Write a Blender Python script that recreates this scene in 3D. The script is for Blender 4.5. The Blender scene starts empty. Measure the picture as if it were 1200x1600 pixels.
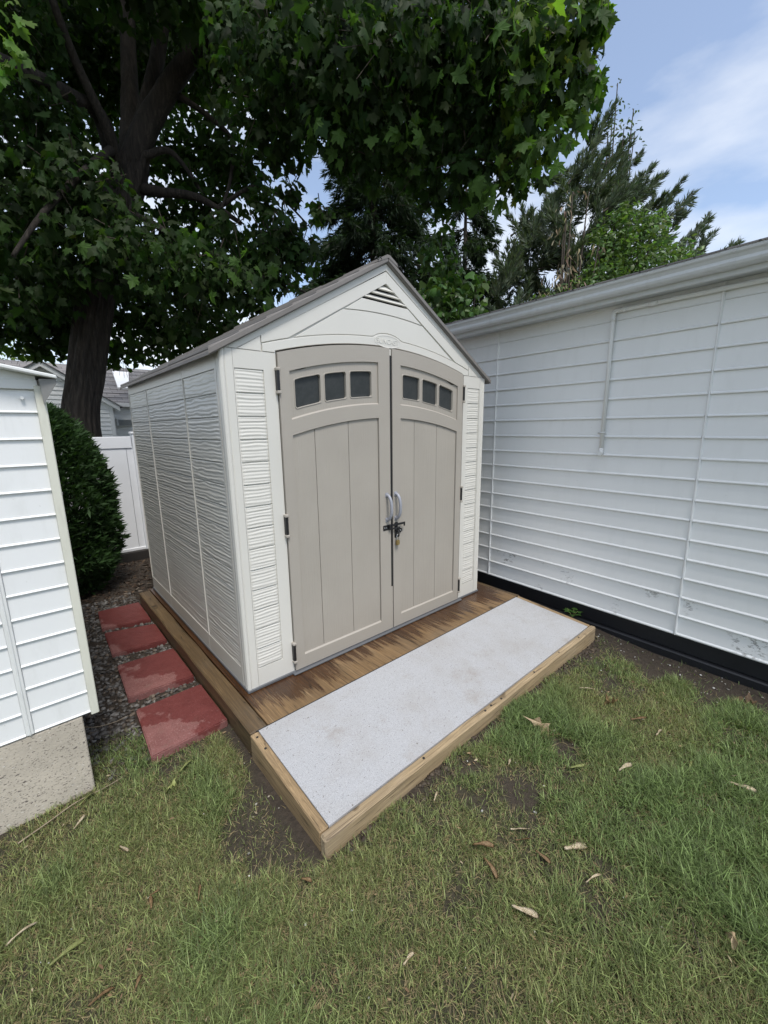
import bpy, bmesh, math, random
import numpy as np
from mathutils import Vector, Matrix
random.seed(7); rng = np.random.default_rng(11)
S = bpy.context.scene; C = S.collection

# ------------------------------------------------------------------ camera
CAM = Vector((-0.78194, -2.03239, 1.44537))
RT, UP, FW = (Vector((0.745659, -0.666231, -0.011338)), Vector((0.142851, 0.143216, 0.979328)), Vector((0.650835, 0.731864, -0.201962)))
FPX = 639.87
cd = bpy.data.cameras.new('camera'); cam = bpy.data.objects.new('camera', cd); C.objects.link(cam)
m = Matrix.Identity(4)
for i in range(3):
    m[i][0] = RT[i]; m[i][1] = UP[i]; m[i][2] = -FW[i]; m[i][3] = CAM[i]
cam.matrix_world = m
cd.sensor_fit = 'VERTICAL'; cd.sensor_height = 36; cd.lens = FPX / 1600 * 36
cd.clip_start = 0.02; cd.clip_end = 2000
S.camera = cam

# ------------------------------------------------------------------ sky, sun, exposure
SUN_EL, SUN_AZ = math.radians(61), math.radians(193)      # azimuth clockwise from +y
SUN_STRENGTH, SKY_STRENGTH, EXPOSURE = 2.0, 0.13, 0.72
w = bpy.data.worlds.new('World'); S.world = w; w.use_nodes = True
nt = w.node_tree; nt.nodes.clear()
N = nt.nodes.new; L = nt.links.new
out = N('ShaderNodeOutputWorld'); bg = N('ShaderNodeBackground'); bg.inputs[1].default_value = SKY_STRENGTH
sky = N('ShaderNodeTexSky'); sky.sky_type = 'NISHITA'; sky.sun_disc = False
sky.sun_elevation = SUN_EL; sky.sun_rotation = SUN_AZ; sky.air_density = 1.0; sky.dust_density = 0.6; sky.ozone_density = 2.0
tc = N('ShaderNodeTexCoord'); mp = N('ShaderNodeMapping'); mp.inputs['Scale'].default_value = (1.0, 1.0, 2.6)
mp.inputs['Rotation'].default_value = (0.35, 0.2, 0.6); mp.inputs['Location'].default_value = (-1.2, 0.9, 0.7)
nz = N('ShaderNodeTexNoise'); nz.inputs['Scale'].default_value = 1.7; nz.inputs['Detail'].default_value = 7; nz.inputs['Roughness'].default_value = 0.52
cr = N('ShaderNodeValToRGB'); cr.color_ramp.elements[0].position = 0.40; cr.color_ramp.elements[1].position = 0.62
cr.color_ramp.elements[0].color = (0.16, 0.16, 0.16, 1); cr.color_ramp.elements[1].color = (0.92, 0.92, 0.92, 1)
mx = N('ShaderNodeMix'); mx.data_type = 'RGBA'; mx.inputs['B'].default_value = (4.9, 5.1, 5.4, 1)
L(tc.outputs['Generated'], mp.inputs[0]); L(mp.outputs[0], nz.inputs['Vector']); L(nz.outputs['Fac'], cr.inputs[0])
L(cr.outputs[0], mx.inputs['Factor']); L(sky.outputs[0], mx.inputs['A']); L(mx.outputs['Result'], bg.inputs[0]); L(bg.outputs[0], out.inputs[0])
sd = bpy.data.lights.new('sun', 'SUN'); sd.energy = SUN_STRENGTH; sd.angle = math.radians(16); sd.color = (1, 0.96, 0.9)
so = bpy.data.objects.new('sun', sd); C.objects.link(so); so.location = (0, 0, 20)
sdir = Vector((math.sin(SUN_AZ) * math.cos(SUN_EL), math.cos(SUN_AZ) * math.cos(SUN_EL), math.sin(SUN_EL)))
so.rotation_euler = sdir.to_track_quat('Z', 'Y').to_euler()
S.view_settings.view_transform = 'Standard'; S.view_settings.look = 'None'; S.view_settings.gamma = 1
S.view_settings.use_curve_mapping = False; S.view_settings.exposure = EXPOSURE
S.cycles.use_denoising = True; S.cycles.max_bounces = 8; S.cycles.transmission_bounces = 6; S.cycles.diffuse_bounces = 4
S.cycles.caustics_reflective = False; S.cycles.caustics_refractive = False

# ------------------------------------------------------------------ helpers
def ray(u, v): return RT * ((u - 600) / FPX) + UP * ((800 - v) / FPX) + FW
def onz(u, v, z): d = ray(u, v); return CAM + d * ((z - CAM.z) / d.z)
def ony(u, v, y): d = ray(u, v); return CAM + d * ((y - CAM.y) / d.y)
def at(u, v, t): return CAM + ray(u, v) * t

def tag(o, label=None, cat=None, group=None, kind=None):
    for k, v in (('label', label), ('category', cat), ('group', group), ('kind', kind)):
        if v: o[k] = v
    return o
def thing(name, label, cat, loc=(0, 0, 0), group=None):
    o = bpy.data.objects.new(name, None); C.objects.link(o); o.location = loc; o.empty_display_size = 0.1
    return tag(o, label, cat, group)
def wloc(p):
    v = Vector((0, 0, 0))
    while p is not None: v += p.location; p = p.parent
    return v
def obj(name, bm, mats, parent=None, smooth=False):
    """links a bmesh built in world coordinates as one object; under a parent its vertices become local"""
    me = bpy.data.meshes.new(name)
    if parent is not None: bmesh.ops.translate(bm, verts=bm.verts, vec=-wloc(parent))
    bm.normal_update(); bm.to_mesh(me); bm.free()
    for mm in (mats if isinstance(mats, (list, tuple)) else [mats]): me.materials.append(mm)
    if smooth: me.polygons.foreach_set('use_smooth', [True] * len(me.polygons))
    o = bpy.data.objects.new(name, me); C.objects.link(o); o.parent = parent
    return o
def inst(name, me, loc, parent=None, rot=None, scale=None):
    o = bpy.data.objects.new(name, me); C.objects.link(o); o.parent = parent
    o.location = Vector(loc) - (wloc(parent) if parent is not None else Vector())
    if rot: o.rotation_euler = rot
    if scale: o.scale = scale
    return o
def arr_mesh(name, verts, faces, mats, tint=None, smooth=False, parent=None, matidx=None):
    """numpy verts (n,3) and faces (m,k) to a mesh object; tint (n,3) becomes the colour attribute 'tint'"""
    me = bpy.data.meshes.new(name); n = len(verts); m_, k = faces.shape
    v = np.asarray(verts, np.float32)
    if parent is not None: v = v - np.array(wloc(parent), np.float32)
    me.vertices.add(n); me.vertices.foreach_set('co', v.ravel())
    me.loops.add(m_ * k); me.loops.foreach_set('vertex_index', faces.astype(np.int32).ravel())
    me.polygons.add(m_); me.polygons.foreach_set('loop_start', np.arange(0, m_ * k, k, dtype=np.int32))
    me.polygons.foreach_set('loop_total', np.full(m_, k, np.int32))
    for mm in (mats if isinstance(mats, (list, tuple)) else [mats]): me.materials.append(mm)
    if matidx is not None: me.polygons.foreach_set('material_index', matidx)
    if smooth: me.polygons.foreach_set('use_smooth', np.ones(m_, bool))
    me.update(calc_edges=True)
    if tint is not None:
        a = me.color_attributes.new('tint', 'FLOAT_COLOR', 'POINT')
        a.data.foreach_set('color', np.concatenate([tint, np.ones((n, 1))], 1).astype(np.float32).ravel())
    o = bpy.data.objects.new(name, me); C.objects.link(o); o.parent = parent
    return o
def box(bm, x0, x1, y0, y1, z0, z1, b=0.0, mi=0, seg=1):
    t = bmesh.new(); bmesh.ops.create_cube(t, size=1)
    for v in t.verts: v.co = Vector(((x0 + x1) / 2 + v.co.x * (x1 - x0), (y0 + y1) / 2 + v.co.y * (y1 - y0), (z0 + z1) / 2 + v.co.z * (z1 - z0)))
    if b: bmesh.ops.bevel(t, geom=t.edges[:], offset=b, segments=seg, affect='EDGES')
    for f in t.faces: f.material_index = mi
    merge(bm, t)
def merge(bm, t):
    me = bpy.data.meshes.new('tmp'); t.to_mesh(me); t.free(); bm.from_mesh(me); bpy.data.meshes.remove(me)
def prism_y(bm, pts, y0, y1, b=0.0, mi=0):
    """polygon pts (x,z) extruded from y0 (front) to y1"""
    t = bmesh.new(); vs = [t.verts.new((x, y0, z)) for x, z in pts]; f = t.faces.new(vs)
    r = bmesh.ops.extrude_face_region(t, geom=[f])
    bmesh.ops.translate(t, verts=[g for g in r['geom'] if isinstance(g, bmesh.types.BMVert)], vec=(0, y1 - y0, 0))
    bmesh.ops.recalc_face_normals(t, faces=t.faces[:])
    if b:
        ed = [e for e in t.edges if all(abs(v.co.y - y0) < 1e-6 for v in e.verts)]
        bmesh.ops.bevel(t, geom=ed, offset=b, segments=1, affect='EDGES')
    for f in t.faces: f.material_index = mi
    big = [f for f in t.faces if len(f.verts) > 4]
    bmesh.ops.triangulate(t, faces=big)
    merge(bm, t)
def prism_dir(bm, pts3, vec, b=0.0, mi=0):
    t = bmesh.new(); vs = [t.verts.new(p) for p in pts3]; f = t.faces.new(vs)
    r = bmesh.ops.extrude_face_region(t, geom=[f])
    bmesh.ops.translate(t, verts=[g for g in r['geom'] if isinstance(g, bmesh.types.BMVert)], vec=vec)
    bmesh.ops.recalc_face_normals(t, faces=t.faces[:])
    if b: bmesh.ops.bevel(t, geom=t.edges[:], offset=b, segments=1, affect='EDGES')
    for f in t.faces: f.material_index = mi
    merge(bm, t)
def tube(bm, pts, rad, n=8, mi=0, caps=True, flat=1.0):
    """round bar along pts; rad a number or a list"""
    pts = [Vector(p) for p in pts]; rad = rad if isinstance(rad, (list, tuple)) else [rad] * len(pts)
    rings = []; ref = None
    for i, p in enumerate(pts):
        d = (pts[min(i + 1, len(pts) - 1)] - pts[max(i - 1, 0)]).normalized()
        if ref is None: ref = Vector((0, 0, 1)) if abs(d.z) < 0.9 else Vector((1, 0, 0))
        a = d.cross(ref).normalized(); bb = d.cross(a).normalized(); ref = -bb if False else a.cross(d) * 1.0
        rings.append([bm.verts.new(p + (a * math.cos(2 * math.pi * k / n) * flat + bb * math.sin(2 * math.pi * k / n)) * rad[i]) for k in range(n)])
    for r0, r1 in zip(rings, rings[1:]):
        for k in range(n):
            f = bm.faces.new((r0[k], r0[(k + 1) % n], r1[(k + 1) % n], r1[k])); f.smooth = True; f.material_index = mi
    if caps:
        for r in (rings[0][::-1], rings[-1]):
            f = bm.faces.new(r); f.material_index = mi
def spline(pts, n):
    """Catmull-Rom through pts"""
    P = [Vector(p) for p in pts]; P = [2 * P[0] - P[1]] + P + [2 * P[-1] - P[-2]]; o = []
    for i in range(1, len(P) - 2):
        for k in range(n):
            t = k / n
            o.append(0.5 * (2 * P[i] + (P[i + 1] - P[i - 1]) * t + (2 * P[i - 1] - 5 * P[i] + 4 * P[i + 1] - P[i + 2]) * t * t + (3 * P[i] - P[i - 1] - 3 * P[i + 1] + P[i + 2]) * t ** 3))
    o.append(P[-2]); return o
def vnoise(x, y, s, seed=0):
    """smooth value noise, numpy"""
    r = np.random.default_rng(seed).random((64, 64)); X = np.asarray(x) * s + 100; Y = np.asarray(y) * s + 100
    xi = np.floor(X).astype(int); yi = np.floor(Y).astype(int); fx = X - xi; fy = Y - yi
    fx = fx * fx * (3 - 2 * fx); fy = fy * fy * (3 - 2 * fy); g = lambda a, b: r[a % 64, b % 64]
    return (g(xi, yi) * (1 - fx) + g(xi + 1, yi) * fx) * (1 - fy) + (g(xi, yi + 1) * (1 - fx) + g(xi + 1, yi + 1) * fx) * fy

# ------------------------------------------------------------------ materials
class Mat:
    def __init__(s, name):
        s.m = bpy.data.materials.new(name); s.m.use_nodes = True; s.t = s.m.node_tree
        s.p = s.t.nodes['Principled BSDF']; s.o = s.t.nodes['Material Output']
        s._co = None
    def n(s, typ, **kw):
        x = s.t.nodes.new(typ)
        for k, v in kw.items():
            if k in x.inputs: x.inputs[k].default_value = v
            else: setattr(x, k, v)
        return x
    def l(s, a, b): s.t.links.new(a, b)
    def co(s, scale=(1, 1, 1), rnd=True):
        """object coordinates, shifted per object so that copies differ"""
        tc = s.n('ShaderNodeTexCoord'); mp = s.n('ShaderNodeMapping'); mp.inputs['Scale'].default_value = scale
        if rnd:
            oi = s.n('ShaderNodeObjectInfo'); ml = s.n('ShaderNodeMath', operation='MULTIPLY'); ml.inputs[1].default_value = 37.0
            s.l(oi.outputs['Random'], ml.inputs[0]); ad = s.n('ShaderNodeVectorMath', operation='ADD')
            s.l(tc.outputs['Object'], ad.inputs[0]); s.l(ml.outputs[0], ad.inputs[1]); s.l(ad.outputs[0], mp.inputs[0])
        else: s.l(tc.outputs['Object'], mp.inputs[0])
        return mp.outputs[0]
    def noise(s, scale, detail=4, rough=0.55, co=None, dist=0.0):
        x = s.n('ShaderNodeTexNoise'); x.inputs['Scale'].default_value = scale; x.inputs['Detail'].default_value = detail
        x.inputs['Roughness'].default_value = rough; x.inputs['Distortion'].default_value = dist
        s.l(co if co is not None else s.co(), x.inputs['Vector']); return x.outputs['Fac']
    def ramp(s, fac, stops):
        x = s.n('ShaderNodeValToRGB'); e = x.color_ramp.elements
        while len(e) < len(stops): e.new(0.5)
        for el, (p, c) in zip(e, stops): el.position = p; el.color = (*c, 1) if len(c) == 3 else c
        s.l(fac, x.inputs[0]); return x.outputs[0]
    def mix(s, fac, a, b, mode='MIX'):
        x = s.n('ShaderNodeMix', data_type='RGBA', blend_type=mode)
        for k, v in (('Factor', fac), ('A', a), ('B', b)):
            if isinstance(v, bpy.types.NodeSocket): s.l(v, x.inputs[k])
            else: x.inputs[k].default_value = v if k == 'Factor' else (*v, 1)
        return x.outputs['Result']
    def bump(s, h, strength=0.3, dist=0.002, prev=None):
        x = s.n('ShaderNodeBump', Strength=strength, Distance=dist); s.l(h, x.inputs['Height'])
        if prev is not None: s.l(prev, x.inputs['Normal'])
        s.l(x.outputs[0], s.p.inputs['Normal']); return x.outputs[0]
    def col(s, c):
        if isinstance(c, bpy.types.NodeSocket): s.l(c, s.p.inputs['Base Color'])
        else: s.p.inputs['Base Color'].default_value = (*c, 1)
        return s
    def rough(s, r):
        if isinstance(r, bpy.types.NodeSocket): s.l(r, s.p.inputs['Roughness'])
        else: s.p.inputs['Roughness'].default_value = r
        return s
def G(v): return (v, v, v)
def plastic(name, c, rough=0.5, bs=140, bst=0.25, var=0.06, dirt=0.0):
    M = Mat(name); f = M.noise(3.0, 5)
    cc = M.ramp(f, [(0.25, tuple(x * (1 - var) for x in c)), (0.75, tuple(min(1, x * (1 + var)) for x in c))])
    if dirt:
        d = M.ramp(M.noise(26, 6, 0.7), [(0.60, G(0)), (0.78, G(1))]); d2 = M.n('ShaderNodeMath', operation='MULTIPLY'); M.l(d, d2.inputs[0]); d2.inputs[1].default_value = dirt
        cc = M.mix(d2.outputs[0], cc, tuple(x * 0.45 for x in c))
    M.col(cc).rough(rough); M.bump(M.noise(bs, 3), bst, 0.0015); return M.m
def wood(name, dark, mid, light, axis=0, rough=0.65, wet=None, gs=1.0, weather=0.22):
    M = Mat(name); sc = [46 * gs] * 3; sc[axis] = 1.5 * gs; co = M.co(tuple(sc)); g = M.noise(1.0, 7, 0.68, co, 0.7)
    fs_ = [260 * gs] * 3; fs_[axis] = 5 * gs; fine = M.noise(1.0, 4, 0.7, M.co(tuple(fs_)))
    sc2 = [8.0] * 3; sc2[axis] = 1.4; g2 = M.noise(1.0, 5, 0.65, M.co(tuple(sc2)), 1.4)
    c = M.ramp(g, [(0.28, dark), (0.46, mid), (0.56, tuple(x * 1.12 for x in mid)), (0.74, light)])
    c = M.mix(M.ramp(fine, [(0.42, G(0.75)), (0.62, G(0))]), c, tuple(x * 0.55 for x in mid))
    c = M.mix(M.ramp(g2, [(0.42, G(0)), (0.72, G(0.8))]), c, tuple(x * 0.5 for x in mid))
    grey = M.noise(2.6, 4, 0.6, M.co()); c = M.mix(M.ramp(grey, [(0.45, G(0)), (0.75, G(weather))]), c, tuple(sum(mid) / 3 * k for k in (1.18, 1.08, 0.95)))
    k = M.ramp(M.noise(6.5, 2, 0.5, M.co()), [(0.69, G(0)), (0.74, G(0.85))]); c = M.mix(k, c, tuple(x * 0.45 for x in dark))
    cs_ = [34.0] * 3; cs_[axis] = 0.9; cr_ = M.ramp(M.noise(1.0, 2, 0.5, M.co(tuple(cs_)), 0.3), [(0.485, G(0)), (0.5, G(0.9)), (0.515, G(0))]); c = M.mix(cr_, c, tuple(x * 0.4 for x in dark))
    M.col(c).rough(rough); n1 = M.bump(g, 0.6, 0.004); M.bump(fine, 0.5, 0.0015, n1); return M
def leafmat(name, trans=0.35, rough=0.42, sat=1.0, tcol=(2.2, 2.6, 0.9)):
    M = Mat(name); a = M.n('ShaderNodeAttribute', attribute_name='tint'); c = a.outputs['Color']
    M.col(c).rough(rough); M.p.inputs['Specular IOR Level'].default_value = 0.22
    tr = M.n('ShaderNodeBsdfTranslucent'); M.l(M.mix(1.0, c, tcol, 'MULTIPLY'), tr.inputs['Color'])
    ms = M.n('ShaderNodeMixShader'); ms.inputs[0].default_value = trans
    M.l(M.p.outputs[0], ms.inputs[1]); M.l(tr.outputs[0], ms.inputs[2]); M.l(ms.outputs[0], M.o.inputs['Surface']); return M.m

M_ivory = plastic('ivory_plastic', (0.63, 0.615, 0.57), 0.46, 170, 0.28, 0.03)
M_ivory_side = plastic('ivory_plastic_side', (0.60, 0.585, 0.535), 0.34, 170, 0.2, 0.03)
def taupe():
    M = Mat('taupe_plastic'); f = M.noise(3, 4)
    M.col(M.ramp(f, [(0.3, (0.355, 0.326, 0.285)), (0.7, (0.385, 0.354, 0.31))])).rough(0.48)
    g = M.noise(1.0, 6, 0.68, M.co((130, 20, 4.5))); M.bump(g, 0.85, 0.0028); return M.m
M_taupe = taupe()
M_taupe_rough = plastic('taupe_pebbled', (0.37, 0.34, 0.298), 0.5, 150, 0.5, 0.03)
M_black = plastic('black_plastic', (0.012, 0.012, 0.013), 0.4, 200, 0.1)
M_greyplastic = plastic('grey_plastic', (0.115, 0.12, 0.13), 0.5)
M_handle = plastic('handle_grey', (0.30, 0.31, 0.35), 0.4, 200, 0.1)
M_roof = plastic('roof_plastic', (0.18, 0.166, 0.155), 0.6, 90, 0.5, 0.12, 0.5)
M_brass = Mat('brass').col((0.45, 0.33, 0.14)).rough(0.35); M_brass.p.inputs['Metallic'].default_value = 0.8; M_brass = M_brass.m
M_steel = Mat('steel').col((0.55, 0.55, 0.55)).rough(0.3); M_steel.p.inputs['Metallic'].default_value = 1.0; M_steel = M_steel.m
def pane():
    M = Mat('dark_pane'); f = M.noise(30, 5, 0.7)
    M.col(M.ramp(f, [(0.4, (0.032, 0.036, 0.037)), (0.75, (0.05, 0.054, 0.054))])).rough(0.3); M.p.inputs['Specular IOR Level'].default_value = 0.4; return M.m
M_pane = pane()
def whitepaint(name, c, dirt, rough=0.5, moss=None):
    M = Mat(name); co = M.co()
    cc = M.ramp(M.noise(1.6, 5, 0.6, co), [(0.3, tuple(x * 0.95 for x in c)), (0.7, c)])
    st = M.noise(1.0, 6, 0.7, M.co((14, 14, 3)))                    # rain runs
    cc = M.mix(M.ramp(st, [(0.52, G(0)), (0.85, G(dirt))]), cc, tuple(x * y for x, y in zip(c, (0.62, 0.62, 0.58))))
    sp = M.noise(55, 4, 0.6, M.co()); cc = M.mix(M.ramp(sp, [(0.70, G(0)), (0.76, G(dirt * 1.3))]), cc, (0.32, 0.31, 0.28))
    M.col(cc).rough(rough); M.bump(M.noise(260, 2), 0.12, 0.001); return M
M_white = whitepaint('white_board_paint', (0.76, 0.77, 0.77), 0.35).m
M_garage = whitepaint('garage_board_paint', (0.84, 0.845, 0.835), 0.18).m
M_trim = whitepaint('white_trim', (0.72, 0.73, 0.72), 0.4).m
M_trimgreen = whitepaint('mossy_trim', (0.66, 0.655, 0.57), 0.7).m
def peel():
    M = Mat('peeling_board_paint'); c = (0.84, 0.845, 0.835)
    f = M.noise(24, 8, 0.72, M.co((1, 1, 2.2))); g = M.noise(2.2, 3, 0.5)
    mm = M.mix(1.0, M.ramp(f, [(0.54, G(0)), (0.565, G(1))]), M.ramp(g, [(0.57, G(0)), (0.63, G(1))]), 'MULTIPLY')
    M.col(M.mix(mm, c, (0.36, 0.355, 0.34))).rough(0.5); M.bump(mm, 0.4, -0.001); return M.m
M_peel = peel()
M_blackpaint = plastic('black_wall_paint', (0.010, 0.011, 0.014), 0.5, 40, 0.5, 0.3)
M_gutter = whitepaint('gutter_metal', (0.66, 0.68, 0.69), 0.5, 0.35).m
M_soffit = plastic('soffit_paint', (0.62, 0.65, 0.68), 0.6)
M_eave_shade = plastic('eave_shade_grey', (0.20, 0.20, 0.195), 0.55)  # grey colour stands for the shade on the underside of the eave
M_vinyl = plastic('white_vinyl', (0.74, 0.75, 0.77), 0.35, 60, 0.05)
def concrete(name, c, agg=(0.10, 0.085, 0.078)):
    M = Mat(name); co = M.co((1.0, 1.0, 1.9)); b = M.ramp(M.noise(5, 6, 0.7), [(0.3, tuple(x * 0.72 for x in c)), (0.7, c)])
    for scale, lo, cc in ((48, 0.67, agg), (80, 0.65, (0.22, 0.19, 0.16)), (120, 0.64, (0.16, 0.14, 0.12)), (60, 0.68, (0.62, 0.58, 0.52))):
        b = M.mix(M.ramp(M.noise(scale, 2, 0.45, co), [(lo, G(0)), (lo + 0.02, G(0.9))]), b, cc)
    M.col(b).rough(0.88); M.bump(M.noise(120, 5, 0.7), 0.8, 0.003); return M.m
M_concrete = concrete('aggregate_concrete', (0.56, 0.50, 0.415))
W_beam = wood('treated_beam', (0.045, 0.027, 0.013), (0.14, 0.09, 0.043), (0.29, 0.205, 0.10), 1, 0.55).m
W_ramp_y = wood('ramp_side_wood', (0.17, 0.11, 0.055), (0.37, 0.255, 0.135), (0.48, 0.35, 0.20), 1, 0.65).m
W_ramp_x = wood('ramp_front_wood', (0.17, 0.115, 0.06), (0.42, 0.31, 0.18), (0.58, 0.46, 0.30), 0, 0.7).m
def ply():
    W = wood('wet_plywood', (0.10, 0.058, 0.026), (0.25, 0.155, 0.072), (0.38, 0.265, 0.145), 1, 0.6, weather=0.2); M = W
    base = M.p.inputs['Base Color'].links[0].from_socket
    tc = M.n('ShaderNodeTexCoord'); sx = M.n('ShaderNodeSeparateXYZ'); M.l(tc.outputs['Object'], sx.inputs[0])
    st = M.noise(1.0, 7, 0.78, M.co((30, 2.0, 1), False)); big = M.noise(3.2, 2, 0.5, M.co((1, 0.4, 1), False))
    a = M.n('ShaderNodeMath', operation='MULTIPLY_ADD'); M.l(sx.outputs['Y'], a.inputs[0]); a.inputs[1].default_value = 1.15; a.inputs[2].default_value = 0.12
    b = M.n('ShaderNodeMath', operation='ADD'); M.l(a.outputs[0], b.inputs[0]); M.l(st, b.inputs[1])
    b2 = M.n('ShaderNodeMath', operation='MULTIPLY_ADD'); M.l(big, b2.inputs[0]); b2.inputs[1].default_value = 0.55; M.l(b.outputs[0], b2.inputs[2])
    wet = M.ramp(b2.outputs[0], [(0.665, G(0)), (0.735, G(0.85)), (0.95, G(1))])
    M.col(M.mix(wet, base, (0.27, 0.18, 0.13), 'MULTIPLY')); M.rough(M.ramp(wet, [(0.0, G(0.6)), (1.0, G(0.22))])); return M.m
M_ply = ply()
def grit():
    M = Mat('grey_grit_sheet'); f = M.noise(330, 3, 0.75); b = M.noise(2.6, 6, 0.65)
    c = M.ramp(f, [(0.30, (0.17, 0.172, 0.18)), (0.46, (0.39, 0.395, 0.41)), (0.7, (0.52, 0.525, 0.54))])
    c = M.mix(M.ramp(b, [(0.46, G(0)), (0.74, G(0.55))]), c, (0.30, 0.275, 0.245))
    st = M.noise(5.5, 6, 0.7); c = M.mix(M.ramp(st, [(0.58, G(0)), (0.74, G(0.5))]), c, (0.25, 0.21, 0.17))
    for scale, lo, k in ((150, 0.655, 0.8), (75, 0.69, 0.85), (38, 0.735, 0.8)):
        c = M.mix(M.ramp(M.noise(scale, 3, 0.6), [(lo, G(0)), (lo + 0.025, G(k))]), c, (0.10, 0.08, 0.06))
    M.col(c).rough(0.92); M.bump(f, 0.9, 0.002); return M.m
M_grit = grit()
def paver(wet):
    M = Mat('red_concrete_wet' if wet else 'red_concrete'); f = M.noise(14, 5, 0.6); g = M.noise(160, 3, 0.7)
    c = M.ramp(f, [(0.3, (0.18, 0.073, 0.066)), (0.7, (0.24, 0.105, 0.095))])
    c = M.mix(M.ramp(g, [(0.56, G(0)), (0.68, G(0.6))]), c, (0.40, 0.25, 0.23)); c = M.mix(M.ramp(M.noise(70, 4, 0.7), [(0.58, G(0)), (0.66, G(0.55))]), c, (0.10, 0.04, 0.036)); c = M.mix(M.ramp(M.noise(9, 6, 0.75), [(0.56, G(0)), (0.72, G(0.35))]), c, (0.20, 0.15, 0.12))
    tc = M.n('ShaderNodeTexCoord'); sx = M.n('ShaderNodeSeparateXYZ'); M.l(tc.outputs['Object'], sx.inputs[0])
    a = M.n('ShaderNodeMath', operation='MULTIPLY_ADD'); M.l(sx.outputs['X'], a.inputs[0]); a.inputs[1].default_value = 1.1 if wet else 2.5
    ad = M.n('ShaderNodeMath', operation='MULTIPLY_ADD'); M.l(sx.outputs['Y'], ad.inputs[0]); ad.inputs[1].default_value = 0.8; ad.inputs[2].default_value = 0.06 if wet else 0.5
    M.l(ad.outputs[0], a.inputs[2]); b = M.n('ShaderNodeMath', operation='ADD'); M.l(a.outputs[0], b.inputs[0]); M.l(M.noise(7, 5, 0.6), b.inputs[1])
    wm = M.ramp(b.outputs[0], [(0.52, G(0)), (0.56, G(1))])
    M.col(M.mix(wm, c, (0.66, 0.42, 0.42), 'MULTIPLY')); M.rough(M.ramp(wm, [(0, G(0.85)), (1, G(0.5))])); M.p.inputs['Specular IOR Level'].default_value = 0.3; M.bump(g, 0.7, 0.0025); return M.m
M_paver = paver(True); M_paver_dry = paver(False)
def tinted(name, rough=0.8, bs=60, bst=0.3):
    M = Mat(name); a = M.n('ShaderNodeAttribute', attribute_name='tint'); M.col(a.outputs['Color']).rough(rough)
    M.bump(M.noise(bs, 4), bst, 0.003); return M.m
M_leaf = leafmat('maple_leaf', 0.42, 0.6)
M_ivy = leafmat('ivy_leaf', 0.25, 0.4)
M_needle = leafmat('needle', 0.18, 0.6)
M_grass = leafmat('grass_blade', 0.3, 0.5, tcol=(1.6, 1.8, 0.9))
M_stone = tinted('gravel_stone', 0.75, 30)
M_litter = leafmat('dry_litter', 0.15, 0.7, tcol=(1.1, 1.1, 1.0))
def bark():
    M = Mat('maple_bark'); g = M.noise(1.0, 6, 0.65, M.co((26, 26, 3.2), False), 0.8)
    M.col(M.ramp(g, [(0.3, (0.010, 0.008, 0.006)), (0.55, (0.034, 0.026, 0.020)), (0.75, (0.075, 0.06, 0.048))])).rough(0.9)
    M.bump(g, 1.0, 0.02); return M.m
M_bark = bark()
M_twig = plastic('twig_bark', (0.07, 0.055, 0.042), 0.85, 40, 0.5, 0.3)
def shingles():
    M = Mat('roof_shingles'); b = M.n('ShaderNodeTexBrick'); M.l(M.co((1, 1, 1), False), b.inputs['Vector'])
    b.inputs['Scale'].default_value = 1; b.inputs['Brick Width'].default_value = 0.33; b.inputs['Row Height'].default_value = 0.14; b.inputs['Mortar Size'].default_value = 0.006
    b.inputs['Color1'].default_value = (0.15, 0.145, 0.15, 1); b.inputs['Color2'].default_value = (0.24, 0.225, 0.22, 1); b.inputs['Mortar'].default_value = (0.05, 0.05, 0.05, 1)
    M.col(b.outputs['Color']).rough(0.9); return M.m
M_shingle = shingles()
M_skyglass = Mat('skylight_glass').col((0.25, 0.3, 0.36)).rough(0.05).m

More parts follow.
